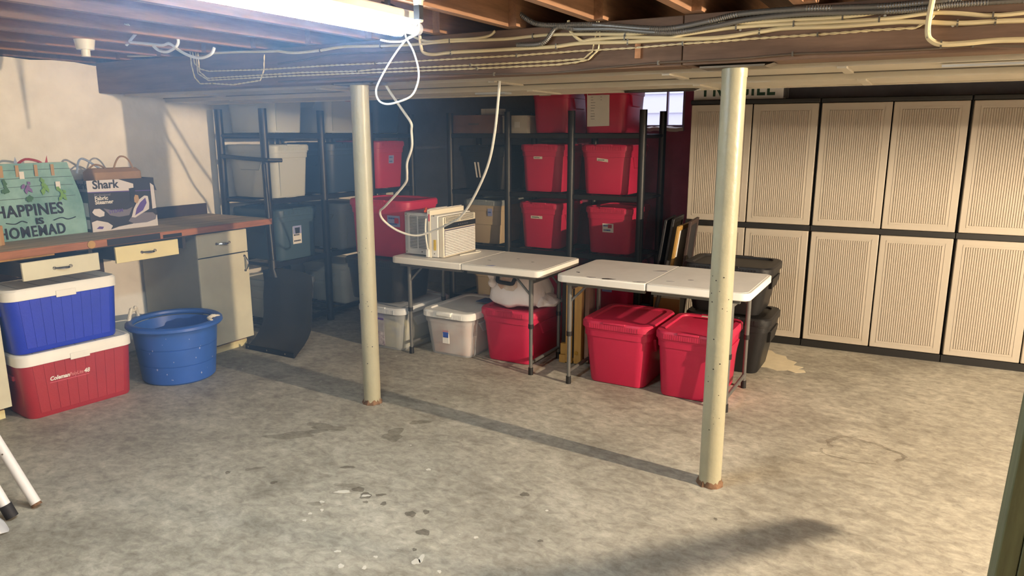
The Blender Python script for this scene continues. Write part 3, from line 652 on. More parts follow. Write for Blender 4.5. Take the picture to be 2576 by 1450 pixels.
# wooden drawer and boxes on the top shelf
cr = thing('wooden_crate', 'flat brown wooden box with a hand slot on the top rack shelf', 'box', (-3.665, 5.95, LV[3]), 0)
MB().box(-.265,-.2,0,.265,-.185,.165).build('front', 'crate', cr, bevel=.003)
MB().box(-.265,-.185,0,-.25,.2,.165).box(.25,-.185,0,.265,.2,.165).box(-.25,.185,0,.25,.2,.165).box(-.25,-.185,0,.25,.185,.012).build('sides', 'crate', cr)
MB().box(-.06,-.203,.075,.05,-.199,.092).build('hand_slot', 'steel', cr)
o = thing('paper_box', 'pale box beside the wooden box on the top rack shelf', 'box', (-3.245, 5.93, LV[3]), 0)
MB().box(-.125,-.17,0,.125,.17,.14).build('body', 'label', o, bevel=.003); MB().box(-.128,-.173,.14,.128,.173,.155).build('lid', 'label', o, bevel=.003)
MB().box(.0,-.1735,.05,.05,-.1705,.1).build('sticker', 'white', o)
o = thing('paper_box', 'small white carton lying on the wooden box', 'box', (-3.55, 5.90, LV[3]+.166), 0)
MB().box(-.09,-.07,0,.09,.07,.055).build('body', 'white', o, bevel=.002); MB().box(-.04,-.0705,.0,-.036,.0705,.0555).build('tape', 'label', o)

# ---- left rack, totes face the room (+x)
XF = -4.44
def lt_(label, y0, y1, lev, h, m, d=.54, x=XF, **k):
    return tote(label, (x-d/2, (y0+y1)/2, LV[lev]), PI/2, y1-y0, d, h, m, group='totes on the wall rack', **k)
t = lt_('pale grey tote on the top shelf of the wall rack, nearest the workbench', 4.065, 4.45, 3, .40, 'grayp', style='panel'); sticker(t, .09, .30, .11, .075, .54, .40, 'label', 3, 'redribbon')
t = lt_('pale grey tote on the top shelf, partly behind the left post', 4.68, 5.10, 3, .40, 'grayp', style='panel'); sticker(t, .05, .30, .09, .075, .54, .40, 'label', 3, 'redribbon')
t = lt_('dark tote on the top shelf at the far end of the wall rack', 5.30, 5.72, 3, .38, 'navy')
t = lt_('pale grey tote with a torn label on the second shelf of the wall rack', 4.06, 4.47, 2, .42, 'grayp', d=.56, style='panel'); sticker(t, .10, .255, .08, .07, .56, .42, 'white', 3, 'redribbon', tilt=.08)
t = lt_('dark blue tote on the second shelf, left of the left post', 4.68, 5.14, 2, .43, 'navy')
t = lt_('red tote with a small label on the second shelf of the wall rack', 5.30, 5.74, 2, .44, 'red'); sticker(t, 0, .27, .075, .075, .54, .44, 'lav', 2, 'blueprint')
t = lt_('slate blue tote with a white product label on the third shelf', 4.06, 4.53, 1, .42, 'teal', taper=.9)
s_ = sticker(t, -.02, .20, .095, .145, .54, .42, 'white', 3, 'ink', taper=.9)
MB().box(-.045,-.002,-.025,.045,.0,.04).build('picture_sky', 'lav', s_, loc=(-.02, slope_y(.5,.54,.42,.22,.9)-.0035, .235))
MB().poly([(-.028,.02),(.028,.02),(.022,-.028),(-.022,-.028)], -.003, -.002).build('picture_tote', 'ink', s_, loc=(-.02, slope_y(.5,.54,.42,.22,.9)-.0030, .24))
t = lt_('mid grey tote on the third shelf, just left of the left post', 4.80, 5.20, 1, .41, 'grayd', style='panel'); sticker(t, .05, .28, .09, .075, .54, .41, 'label', 3, 'midgrey')
t = lt_('pale grey tote on the bottom shelf behind the snow pusher', 4.06, 4.46, 0, .33, 'grayp', style='belt')
t = lt_('pale grey tote with stepped sides on the bottom shelf near the left post', 4.80, 5.20, 0, .37, 'grayp', style='belt')

# ---- stack at the table's left end
t = tote('clear plastic tote with grey lid and printed sleeve at the stack bottom', (-3.495, 4.44, 0), 0, .44, .64, .34, 'clear', 'frost', style='plain', taper=.84, group='clear totes on the floor')
MB().add([(-.17,-.285,.03),(.02,-.285,.03),(.03,-.30,.25),(-.18,-.30,.25),(-.17,-.282,.03),(.02,-.282,.03),(.03,-.297,.25),(-.18,-.297,.25)],[(0,1,2,3),(7,6,5,4),(0,4,5,1),(1,5,6,2),(2,6,7,3),(3,7,4,0)]).build('printed_sleeve', 'photo', t)
MB().box(-.17,-.305,.235,.03,-.301,.29).build('purple_band', 'purple', t)
MB().loft([(.012,.33,.50,.03),(.20,.36,.53,.03),(.23,.30,.44,.03)]).build('contents', 'contents2', t)
t = tote('black tote in the middle of the stack under the red one', (-3.64, 4.445, .347), 0, .56, .46, .325, 'blackp', taper=.86, group='black totes')
t = tote('red tote on top of the stack behind the air conditioner', (-3.66, 4.55, .674), 0, .58, .44, .44, 'red', group=RG, taper=.9)
s_ = sticker(t, .16, .285, .12, .085, .44, .44, 'lav', 2, 'blueprint', taper=.9); MB().box(.0,-.001,-.02,.04,.0,.02).build('picture','red',s_,loc=(.17, slope_y(.5,.44,.44,.285,.9)-.0025, .29))
t = tote('clear plastic tote with a white lid under the folding table', (-2.95, 4.525, 0), 0, .43, .64, .345, 'clear', 'coolwhite', style='plain', taper=.83, group='clear totes on the floor')
MB().loft([(.012,.32,.50,.03),(.14,.35,.54,.05),(.27,.37,.56,.05),(.295,.25,.4,.05)]).build('contents', 'contents1', t)
MB().box(-.04,-.295,.10,.015,-.288,.20).build('product_label', 'white', t); MB().box(-.035,-.297,.145,.010,-.2951,.185).build('label_picture', 'blueprint', t); MB().box(-.04,-.2972,.188,.015,-.2951,.20).build('label_band', 'red', t)
MB().box(-.065,-.345,.315,.065,-.318,.345).build('front_latch', 'coolwhite', t, bevel=.006)
MB().box(.05,.02,.361,.20,.16,.3635).build('blue_card', 'paperbl', t)
t = tote('red tote under the first folding table, carrying the white plastic bag', (-2.495, 4.60, 0), 0, .43, .62, .395, 'red', 'redlid', group=RG, taper=.84)
t = tote('red tote under the second folding table, next to the wooden easel', (-1.645, 4.49, 0), 0, .47, .55, .425, 'red', 'redlid', group=RG, taper=.82)
t = tote('red tote standing behind the right post under the second table', (-1.16, 4.46, 0), 0, .42, .54, .425, 'red', 'redlid', group=RG, taper=.86)
MB().box(-.04,.16,.4365,.06,.19,.438).build('tape_label', 'label', t)
# fluted strip under each red floor lid
for (x, y, wd, z) in ((-2.495, 4.60-.321, .43, .345), (-1.645, 4.49-.284, .47, .374), (-1.16, 4.46-.279, .42, .374)):
    pass
t = tote('black tote standing on the floor beside the cabinets, lower of the two', (-1.10, 5.10, 0), 0, .56, .44, .40, 'blackp', taper=.78, group='black totes')
t = tote('black tote with a wide lid, stacked on the other black tote', (-1.12, 5.08, .414), 0, .58, .46, .335, 'blackp', taper=.80, group='black totes')

# ============================================================ CABINETS
def cabinet(x0, label):
    Wd, D, H = .935, .44, 1.865
    fy = 5.822+(x0+.731)*.0566
    t = thing('storage_cabinet', label, 'cabinet', (x0, fy, 0), .0566, 'tall resin storage cabinets')
    b = MB().box(.0, .03, 0, .025, D, H-.03).box(Wd-.025-.0, .03, 0, Wd-.001, D, H-.03).box(.025, D-.02, 0, Wd-.025, D, H-.03).box(.025, .03, .0, Wd-.025, D-.02, .05)
    b.build('body', 'cabblack', t)
    MB().box(-.0, -.005, 0, Wd-.001, .03, .055).build('plinth', 'cabblack', t)
    MB().box(.0, .0, .897, Wd-.001, .03, .935).box(.0, .03, .897, Wd-.001, D-.02, .92).build('middle_rail', 'cabblack', t)
    MB().box(-.0, -.012, H-.035, Wd-.001, D, H).build('top', 'cabblack', t, bevel=.006)
    for k in range(2):
        for (z0, z1) in ((.06, .893), (.939, 1.828)):
            dx0 = .008+k*(Wd/2-.004); dx1 = dx0+Wd/2-.012
            d = MB().box(dx0, -.012, z0, dx1, .028, z1).build('door', 'taupe', t, bevel=.005)
            px0, px1, pz0, pz1 = dx0+.055, dx1-.055, z0+.05, z1-.05
            f = MB(); n = 24
            for i in range(n):
                a = px0+(px1-px0)*i/n; s = (px1-px0)/n
                f.add([(a+s*.12,-.0118,pz0),(a+s*.32,-.0165,pz0+.004),(a+s*.68,-.0165,pz0+.004),(a+s*.88,-.0118,pz0),(a+s*.12,-.0118,pz1),(a+s*.32,-.0165,pz1-.004),(a+s*.68,-.0165,pz1-.004),(a+s*.88,-.0118,pz1)],
                      [(0,1,5,4),(1,2,6,5),(2,3,7,6),(0,3,2,1),(4,5,6,7)])
            f.build('fluted_panel', 'taupe', d, sharp=20)
            fm = MB(); e = .014
            for (a0,b0,a1,b1) in ((px0-e,pz0-e,px1+e,pz0-e+.004),(px0-e,pz1+e-.004,px1+e,pz1+e),(px0-e,pz0-e,px0-e+.004,pz1+e),(px1+e-.004,pz0-e,px1+e,pz1+e)):
                fm.box(a0,-.0145,b0,a1,-.0117,b1)
            fm.build('panel_bead', 'taupe', d)
    return t
cabinet(-.731-.938, 'taupe storage cabinet with the white lettered box on top')
cabinet(-.731, 'taupe storage cabinet in the middle, clear of the post')
cabinet(-.731+.938, 'taupe storage cabinet cut by the right edge')
sg = thing('lettered_box', 'white box with green capital letters on the left cabinet', 'box', (-1.345, 6.0, 1.866), .03)
MB().box(-.335,-.14,0,.335,.14,.205).build('body', 'white', sg, bevel=.003)
text('FRAGILE', .165, 'inkgreen', sg, (-.262, -.1415, .032), sx=.80, offset=.004, spacing=1.12)
st = MB()
for k in range(7): st.box(.3352, -.12+.035*k, .01, .3362, -.105+.035*k, .19)
st.build('printed_stripes', 'ink', sg)
# framed pictures leaning beside the cabinet
def leaning(name, label, cat, x0, wd, h, th, yb, lean, m, rz=0, parts=()):
    t = thing(name, label, cat, (x0, yb, 0), rz); t.rotation_euler = (-lean, 0, rz); return t
def frame(label, x, y, wd, h, lean, m, inner, rz):
    t = thing('picture_frame', label, 'frame', (x, y, .003), rz, 'frames leaning by the cabinet'); t.rotation_euler = (0, lean, rz)
    e = .035
    MB().box(0,0,0,.02,e,h).box(0,wd-e,0,.02,wd,h).box(0,e,0,.02,wd-e,e).box(0,e,h-e,.02,wd-e,h).build('frame', m, t, bevel=.003)
    MB().box(.004,e,e,.012,wd-e,h-e).build('backing', inner, t)
    return t
frame('tall black frame leaning nearest the rack', -1.80, 5.22, .38, .99, .13, 'black', 'splash', .12)
frame('black frame leaning between the other frames', -1.745, 5.22, .38, 1.0, .13, 'black', 'cabblack', .10)
frame('pale mat with a yellow wooden edge leaning by the cabinet', -1.69, 5.20, .36, .95, .13, 'woodlt', 'white', .04)
frame('dark frame standing closest to the cabinet side', -1.60, 5.27, .34, .98, .10, 'splash', 'ink', .10)
o = thing('cardboard_sheet', 'brown cardboard sheet standing behind the black totes', 'cardboard', (-1.62, 5.20, 0), 0)
MB().box(-.10,0,0,.10,.012,.62).build('sheet', 'card', o); MB().box(-.10,-.002,.40,.10,-.0002,.45).build('tape', 'label', o)

# ============================================================ FOLDING TABLES
def table(label, x0, x1, y0, y1, legx):
    t = thing('folding_table', label, 'table', ((x0+x1)/2, (y0+y1)/2, 0), 0, 'white folding tables')
    wd = x1-x0; d = y1-y0; r = .055; Z = .74
    for s in (-1, 1):
        # half top with two rounded outer corners
        pts = []; hx = wd/2
        for (cx, cy, a0) in ((hx-r, d/2-r, 0), (hx-r, -d/2+r, -PI/2)):
            arc = [(cx+r*math.cos(a0+PI/2*k/6), cy+r*math.sin(a0+PI/2*k/6)) for k in range(7)]
            pts += arc[::-1]
        pts = [(.003, d/2)]+pts+[(.003, -d/2)]
        pts = [(s*a, b) for a, b in pts]
        o = MB().flat(pts, Z-.045, Z).build('top', 'tablerim', t, bevel=.006)
        pin = [(s*.004 if abs(a) < .01 else a*(hx-.018)/hx, b*(d/2-.018)/(d/2)) for a, b in pts]
        MB().flat(pin, Z-.002, Z+.0012).build('surface', 'tabletop', o)
        for q in (-d/2+.045, d/2-.07): MB().box(min(s*.02, s*(hx-.06)), q, Z-.07, max(s*.02, s*(hx-.06)), q+.025, Z-.045).build('apron_rail', 'leg', o)
    for s in (-1, 1):
        lx = legx[(s+1)//2]-(x0+x1)/2
        for sy in (-1, 1):
            ly = sy*(d/2-.10)
            l = MB().cyl((lx,ly,.34),(lx,ly,Z-.045), .0155, n=14).build('leg', 'leg', t)
            MB().cyl((lx,ly,.025),(lx,ly,.36), .0125, n=14).build('lower_tube', 'leg', l)
            MB().cyl((lx,ly,.325),(lx,ly,.355), .0185, n=14).build('collar', 'blackp', l)
            MB().cyl((lx,ly,0),(lx,ly,.05), .0175, .0165, n=14).build('foot', 'blackp', l)
            MB().cyl((lx,ly,Z-.19),(lx-s*.14,ly,Z-.05), .008, n=8).build('brace', 'leg', l)
        MB().cyl((lx,-(d/2-.10),.085),(lx,d/2-.10,.085), .012, n=12).build('cross_tube', 'leg', t)
        MB().cyl((lx,-(d/2-.10),Z-.10),(lx,d/2-.10,Z-.10), .012, n=12).build('cross_tube', 'leg', t)
    return t
t1 = table('white folding table with the air conditioner on it', -3.335, -2.10, 4.075, 4.70, (-3.235, -2.225))
t2 = table('white folding table with a chipped front edge, behind the right post', -1.985, -.79, 4.04, 4.72, (-1.925, -.905))
for (tt, L) in ((t1, [(.22,-.28,.03,.008,'blueprint'),(.1,-.1,.012,.006,'ink'),(.25,.05,.015,.005,'midgrey'),(.4,-.02,.01,.006,'ink')]),
                (t2, [(-.5,-.2,.012,.012,'ink'),(-.25,-.315,.05,.012,'ink'),(-.05,-.31,.03,.008,'ink'),(-.36,-.315,.03,.008,'midgrey'),(.1,-.2,.02,.006,'midgrey'),(-.05,.1,.05,.01,'midgrey'),(.2,-.1,.02,.006,'midgrey')])):
    for i, (x, y, a, b, m) in enumerate(L):
        MB().flat(blob(x, y, a, b, .3, 12, .5, i+int(x*100)), .7411, .7418).build('scuff', m, tt)

# ============================================================ AIR CONDITIONER (front faces +x)
ac = thing('air_conditioner', 'cream window air conditioner resting on the folding table', 'air conditioner', (-3.095, 4.385, .742), PI/2)
# local: front -y (-> +x), x -> world y ; width .43, depth .37, height .325
w2, h = .212, .325
MB().box(-w2+.004,-.06,.012,w2-.004,.175,h-.01).build('case', 'acgrey', ac, bevel=.008)
MB().box(-w2,-.125,.004,w2,-.06,h-.022).build('front_housing', 'ac', ac, bevel=.008)
MB().box(-w2-.004,-.062,.0,w2+.004,-.040,h+.012).build('mount_flange', 'accream', ac, bevel=.003)
MB().box(-w2+.004,-.168,.006,w2-.004,-.125,h-.03).build('front_bezel', 'accream', ac, bevel=.006)
gr = MB()
for k in range(15): gr.box(-w2+.015,-.1755,.020+.0118*k,w2-.018,-.168,.0275+.0118*k)
gr.build('front_grille', 'ac', ac); MB().box(-w2+.013,-.170,.016,w2-.016,-.1675,.203).build('grille_recess', 'midgrey', ac)
MB().box(-w2+.012,-.1735,.208,w2-.006,-.167,.246).build('control_panel', 'dark', ac, bevel=.002)
kb = MB()
for k in range(5): kb.box(-.03+.028*k,-.1742,.224,-.018+.028*k,-.1734,.229)
kb.build('buttons', 'midgrey', ac)
MB().box(-w2+.014,-.1700,.250,w2-.012,-.1675,.290).build('vent_recess', 'dark', ac)
vt = MB()
for k in range(5): vt.box(-w2+.014,-.174,.252+.008*k,w2-.012,-.168,.2555+.008*k)
for k in range(3): vt.box(-w2+.014+.19*k,-.175,.25,-w2+.022+.19*k,-.168,.291)
vt.build('vent_grille', 'accream', ac)
MB().box(-w2+.0005,-.02,.055,-w2+.0045,.125,.29).build('side_recess', 'dark', ac)
sv = MB()
for k in range(22): sv.box(-w2-.001,-.02,.057+.0107*k,-w2+.003,.125,.0625+.0107*k)
sv.box(-w2-.0015,.048,.055,-w2+.003,.057,.29)
for (a, b) in ((-.035,-.02),(.125,.140)): sv.box(-w2-.001,a,.05,-w2+.004,b,.295)
sv.build('side_louvres', 'acgrey', ac)
MB().box(-w2-.002,-.105,.055,-w2+.0005,-.085,.13).build('energy_label', 'yellow', ac)
MB().box(-w2-.0052,-.058,.26,-w2-.0035,-.045,.31).build('warning_sticker', 'pink', ac)
sc = MB()
for (y, z) in ((.155,.03),(.155,.3),(.02,.035),(-.09,.30),(-.09,.03)): sc.cyl((-w2-.003,y,z),(-w2+.004,y,z),.004,n=8)
sc.build('screws', 'staple', ac)
MB().box(-w2-.004,-.042,h-.03,w2+.004,-.036,h+.016).build('top_rail', 'ac', ac)
tp = MB(); rnd = random.Random(4)
for k in range(9): x = -.17+.04*k; tp.add([(x,-.0425,h-.01),(x+.025,-.0425,h-.012),(x+.028,-.0425,h+.004+rnd.uniform(0,.012)),(x+.002,-.0425,h+.006)],[(0,1,2,3)])
tp.build('foam_residue', 'ink', ac)
MB().tube([(-w2-.012,-.03,.28),(-w2-.016,-.026,.20),(-w2-.014,-.03,.13),(-w2-.012,-.04,.06)], .006, n=8).build('power_cord', 'cablew', ac)
MB().box(-w2-.02,-.052,.004,-w2-.004,-.028,.06).build('plug', 'ac', ac, bevel=.003)
MB().tube([(-w2+.03,.0,h-.002),(-.1,.03,h+.006),(0,.05,h+.004),(.08,.02,h+.008),(.15,.05,h+.004)], .005, n=8).build('top_cord', 'cablew', ac)
MB().tube([(-w2+.0,-.02,h+.004),(-w2+.03,.0,h+.018),(-w2+.05,.02,h+.012)], .011, n=8).build('cord_clip', 'orange', ac)
MB().tube([(w2-.02,-.18,.004),(w2-.0,-.21,.003),(w2-.05,-.23,.003),(w2-.12,-.215,.003),(w2-.25,-.19,.003)], .004, n=8).build('front_cord', 'cablew', ac)
# ============================================================ PLASTIC BAG on the red tote
def bag_mesh(prof, n=40, seed=1, amp=.05):
    rnd = random.Random(seed); ph = [(rnd.randint(3, 13), rnd.random()*6, rnd.uniform(.4, 1)) for _ in range(7)]
    vs = []; fs = []
    for j, (z, rx, ry, ox, oy) in enumerate(prof):
        for i in range(n):
            a = 2*PI*i/n; k = 1+amp*sum(q*math.sin(m_*a+p+z*14*(1 if m_ % 2 else -1)) for m_, p, q in ph)/3+(.03*abs(math.sin(11*a+z*25)) if amp > .09 else 0)
            sq = 1/max(abs(math.cos(a))**4+abs(math.sin(a))**4, .25)**.25
            vs.append((ox+rx*k*sq*math.cos(a), oy+ry*k*sq*math.sin(a), z+.008*math.sin(5*a+j)))
    for j in range(len(prof)-1):
        for i in range(n): q = (i+1) % n; fs.append((j*n+i, j*n+q, (j+1)*n+q, (j+1)*n+i))
    fs += [tuple(range(n-1, -1, -1)), tuple(range((len(prof)-1)*n, len(prof)*n))]
    return MB().add(vs, fs)
bg = thing('plastic_bag', 'knotted white plastic bag of belongings on the red tote', 'bag', (-2.50, 4.53, .409))
bag_mesh([(.006,.17,.19,0,0),(.03,.195,.21,.0,0),(.10,.185,.20,.01,0),(.17,.165,.175,.0,0),(.205,.155,.16,-.015,0),(.24,.13,.13,-.03,0),(.255,.07,.08,-.05,0)], n=64, amp=.10).build('bag_body', 'bagwhite', bg, sharp=80)
bag_mesh([(.008,.09,.12,.20,.02),(.03,.10,.12,.20,.02),(.055,.06,.08,.19,.02),(.075,.02,.03,.17,.02)], n=24, seed=5, amp=.08).build('bag_corner', 'bagwhite', bg, sharp=80)
kn = MB(); 
kn.loft([(-.03,.03,.03,1),(-.015,.055,.05,1),(0,.062,.055,1),(.015,.05,.045,1),(.03,.028,.028,1)], seg=4)
kn.build('knot', 'bagwhite', bg, loc=(-.13, -.185, .16))
MB().add([(-.19,-.19,.25),(-.11,-.195,.25),(-.12,-.188,.17),(-.145,-.186,.17),(-.19,-.18,.25),(-.11,-.185,.25),(-.12,-.178,.17),(-.145,-.176,.17)],[(0,3,2,1),(4,5,6,7),(0,1,5,4),(1,2,6,5),(2,3,7,6),(3,0,4,7)]).build('bag_ears', 'bagwhite', bg, sharp=80)
MB().tube([(-.095,-.15,.235),(-.075,-.205,.20),(-.06,-.215,.18),(.0,-.215,.175),(.05,-.215,.175),(.06,-.205,.20),(.065,-.15,.235)], .014, n=8, sub=3).build('black_strap', 'ink', bg)
MB().loft([(-.05,.02,.10,.01),(-.02,.02,.16,.01),(.03,.02,.13,.01),(.05,.02,.05,.01)], seg=3).build('pink_cloth', 'contents1', bg, loc=(0.0,-.19,.17), rz=PI/2)

# ============================================================ EASEL between the tables
ea = thing('folded_easel', 'folded wooden box easel standing between the two tables', 'easel', (-2.06, 4.56, 0))
MB().box(-.065,-.05,.012,-.015,-.028,.60).build('rail', 'woodlt', ea, bevel=.002)
MB().box(.0,-.05,.012,.055,-.028,.60).build('rail', 'woodlt', ea, bevel=.002)
MB().box(-.062,-.026,.02,.052,.10,.57).build('box', 'woodlt', ea, bevel=.004)
MB().box(-.012,-.046,.05,-.003,-.03,.55).build('slot', 'dark', ea)
for z in (.05,.5): MB().box(-.055,-.053,z,-.02,-.0505,z+.02).build('hinge', 'brass', ea)
MB().box(-.115,-.03,.06,-.068,.10,.14).build('side_ledge', 'woodlt', ea, bevel=.003)
MB().box(-.12,.0,.14,-.085,.06,.60).build('leg', 'blackp', ea, bevel=.004)
MB().box(.062,-.01,.02,.095,.09,.68).build('leg', 'crate', ea, bevel=.003)
MB().cyl((.02,-.056,.09),(.02,-.05,.09),.014,n=12).build('knob', 'brass', ea)
MB().box(-.12,-.04,.0,-.07,.09,.058).build('foot_block', 'woodlt', ea, bevel=.003)
o = tag(MB().tube([(-1.98,4.42,.02),(-1.99,4.58,.30),(-2.0,4.74,.62)], .0).build('x','dark') if False else thing('tripod', 'dark folded tripod leaning behind the wooden easel', 'tripod', (-2.15, 4.64, 0)), 'dark folded tripod leaning behind the wooden easel', 'tripod')
for dx in (-.012, .012): MB().cyl((dx,0,.05),(dx*.4,.05,.58),.009,n=8).build('leg','black',o); MB().cyl((dx*2,-.03,0),(dx,0,.06),.006,n=8).build('foot','chrome',o)
MB().cyl((0,.05,.57),(0,.055,.63),.02,n=10).build('head','blackp',o)

# ============================================================ WORKBENCH
bx0, bx1, by0, by1, bz = XW+.004, -4.37, 1.35, 3.93, .975
wt = thing('workbench_top', 'long worn wooden worktop with dark burnt front edge and backboard', 'worktop', (0, 0, 0))
MB().box(bx0, by0, bz-.045, bx1+.0, by1, bz).build('slab', 'bench', wt, bevel=.004)
MB().box(bx1, by0, bz-.046, bx1+.018, by1, bz-.001).build('edge_strip', 'benchedge', wt, bevel=.003)
MB().box(bx1+.0175, 2.62, bz-.043, bx1+.0195, 2.98, bz-.004).build('burnt_edge', 'ink', wt)
MB().box(bx1+.0175, 3.0, bz-.043, bx1+.0193, 3.14, bz-.02).build('worn_edge', 'blackmat', wt)
MB().cyl((bx1+.018, 2.52, bz-.022), (bx1+.024, 2.52, bz-.022), .024, n=20).build('wood_disc', 'woodlt', wt)
MB().box(bx0, 2.9, bz, bx0+.022, 3.915, bz+.085).build('backboard', 'splash', wt, bevel=.003)
MB().box(-4.42, 1.4, bz-.060, -4.385, 2.32, bz-.047).build('batten', 'woodlt', wt)
MB().box(-4.42, 2.45, bz-.058, -4.39, 3.28, bz-.047).build('batten', 'darkbox', wt)
for yy in (2.55, 3.2): MB().box(-5.0, yy-.012, bz-.14, -4.42, yy+.012, bz-.046).build('drawer_rail', 'darkbox', wt)

def pull(parent, x, y, z, axis='y', L=.11):
    "arched chrome pull on a face looking +x"
    h2 = L/2; pts = []
    for k in range(9):
        f = -1+2*k/8; off = .028*(1-f*f)+.003
        pts.append((x+off, y+f*h2, z) if axis == 'y' else (x+off, y, z+f*h2))
    o = MB().tube(pts, .0065, n=8, sub=2, radii=lambda i: .75+.6*math.sin(PI*min(i/16, 1))).build('handle', 'chrome', parent)
    for s in (-1, 1):
        c = (x+.002, y+s*h2, z) if axis == 'y' else (x+.002, y, z+s*h2)
        MB().cyl((x-.001, c[1], c[2]), (x+.006, c[1], c[2]), .012, .008, n=10).build('mount', 'chrome', o)
    return o
def base_cabinet(y0, y1, label, doors=True):
    t = thing('base_cabinet', label, 'cabinet', (0, 0, 0), group='enamel cabinets under the worktop')
    xf = -4.435
    MB().box(-5.06, y0, .085, xf, y0+.012, bz-.062).build('side_panel', 'cabside', t)
    MB().box(-5.06, y1-.012, .085, xf, y1, bz-.062).build('side_panel', 'cabside', t)
    MB().box(-5.06, y0+.012, .085, -5.05, y1-.012, bz-.062).box(-5.05, y0+.012, .085, xf, y1-.012, .10).build('back_panel', 'cabside', t)
    MB().box(-5.0, y0+.01, .0, -4.50, y1-.01, .085).build('toe_kick', 'rust', t)
    MB().box(-4.50, y0+.01, 0, -4.493, y1-.01, .05).build('toe_board', 'cream', t)
    dr = MB().box(xf, y0, .745, xf+.016, y1, .912).build('drawer', 'creamw', t, bevel=.003); pull(dr, xf+.016, (y0+y1)/2, .83)
    do = MB().box(xf, y0, .082, xf+.016, y1, .737).build('door', 'creamw', t, bevel=.003); pull(do, xf+.016, y1-.035, .655, 'z')
    return t
base_cabinet(3.30, 3.735, 'cream enamel cabinet with drawer and door under the bench right end')
base_cabinet(1.55, 2.0, 'cream enamel cabinet cut by the left edge beside the coolers')
def hung_drawer(y0, y1, x, label, m):
    t = thing('hung_drawer', label, 'drawer', (0, 0, 0), group='drawers pulled out under the worktop')
    z0, z1 = .822, .924
    f = MB().box(x-.016, y0, z0, x, y1, z1).build('front', m, t, bevel=.003); pull(f, x, (y0+y1)/2, (z0+z1)/2-.002, L=.09)
    MB().box(x-.5, y0+.03, z0+.01, x-.016, y0+.042, z1-.012).build('side', 'darkbox', t)
    MB().box(x-.5, y1-.042, z0+.01, x-.016, y1-.03, z1-.012).build('side', 'darkbox', t)
    MB().box(x-.5, y0+.042, z0+.01, x-.016, y1-.042, z0+.016).box(x-.5, y0+.042, z0+.016, x-.49, y1-.042, z1-.012).build('bottom', 'darkbox', t)
hung_drawer(2.045, 2.47, -4.20, 'cream drawer pulled out furthest, above the coolers', 'creamw')
hung_drawer(2.635, 3.07, -4.30, 'yellower cream drawer pulled out beside the cabinet', 'cream')
o = thing('back_board', 'pinkish hardboard panel standing against the wall under the bench', 'board', (XW+.03, 2.62, .0))
MB().box(0, -.35, .0, .018, .30, .86).build('panel', 'hardboard', o); MB().box(.0, .301, .0, .05, .36, .88).build('stud', 'splash', o)

# ============================================================ BENCH TOP THINGS
sb = thing('steamer_box', 'black and purple fabric steamer box on the workbench', 'box', (-4.81, 2.985, bz+.001), PI/2-.045)
bw, bd, bh = .46, .20, .335
MB().box(-bw/2,-bd/2,0,bw/2,-bd/2+.005,bh).box(-bw/2,bd/2-.005,0,bw/2,bd/2,bh).box(-bw/2,-bd/2+.005,0,-bw/2+.005,bd/2-.005,bh).box(bw/2-.005,-bd/2+.005,0,bw/2,bd/2-.005,bh).box(-bw/2+.005,-bd/2+.005,0,bw/2-.005,bd/2-.005,.005).build('carton', 'boxblack', sb)
def pr(name, pts, m, lvl=1): return MB().poly(pts, -bd/2-.0006*lvl, -bd/2-.0006*(lvl-1)-.00005).build(name, m, sb)
pr('grey_band', [(-.23,.335),(-.23,.262),(.08,.255),(.08,.30),(-.02,.335)], 'palegrey')
pr('purple_stripe', [(-.23,.262),(.23,.250),(.23,.245),(-.23,.257)], 'purple', 2)
text('Shark', .075, 'boxblack', sb, (-.195, -bd/2-.0012, .281), offset=.0022)
text('Professional', .022, 'midgrey', sb, (-.19, -bd/2-.0012, .232), offset=.0004)
text('Fabric', .036, 'white', sb, (-.19, -bd/2-.0012, .206), offset=.001)
text('Steamer', .036, 'white', sb, (-.19, -bd/2-.0012, .180), offset=.001)
pr('steam_cloud', [(-.14,.15),(-.09,.135),(.02,.13),(.06,.145),(.03,.09),(-.04,.085),(-.10,.10)], 'midgrey')
text('STEAM', .032, 'purple', sb, (-.105, -bd/2-.0018, .112), rot=(PI/2, -.06, 0), offset=.0004)
pr('floor_glow', [(-.13,.0),(.23,.0),(.23,.075),(.15,.05),(.05,.03),(-.05,.02)], 'palegrey')
pr('hose_head', [(-.215,.13),(-.20,.15),(-.165,.15),(-.135,.125),(-.14,.10),(-.17,.095),(-.20,.11)], 'palegrey', 2)
pr('iron_base', [(.02,.05),(.05,.085),(.12,.10),(.20,.095),(.225,.07),(.215,.045),(.15,.03),(.06,.03)], 'midgrey', 2)
pr('iron_body', [(.045,.075),(.065,.13),(.10,.185),(.15,.215),(.175,.21),(.18,.16),(.175,.12),(.12,.095),(.07,.07)], 'palegrey', 3)
pr('iron_purple', [(.07,.085),(.085,.13),(.115,.17),(.155,.20),(.162,.165),(.13,.115)], 'purple', 4)
pr('hand_silhouette', [(.045,.27),(.09,.275),(.085,.235),(.10,.19),(.075,.165),(.045,.185),(.05,.23)], 'ink', 3)
pr('tan_patch', [(.085,.225),(.105,.22),(.11,.19),(.095,.165),(.075,.175),(.075,.205)], 'skin', 4)
pr('person_inset', [(-.225,.0),(-.225,.065),(-.19,.075),(-.12,.055),(-.09,.03),(-.11,.0)], 'palegrey', 2)
pr('inset_purple', [(-.20,.02),(-.18,.035),(-.15,.03),(-.16,.015)], 'purple', 3)
pr('side_picture', [(.20,.12),(.20,.30),(.225,.28),(.228,.125)], 'palegrey', 3)
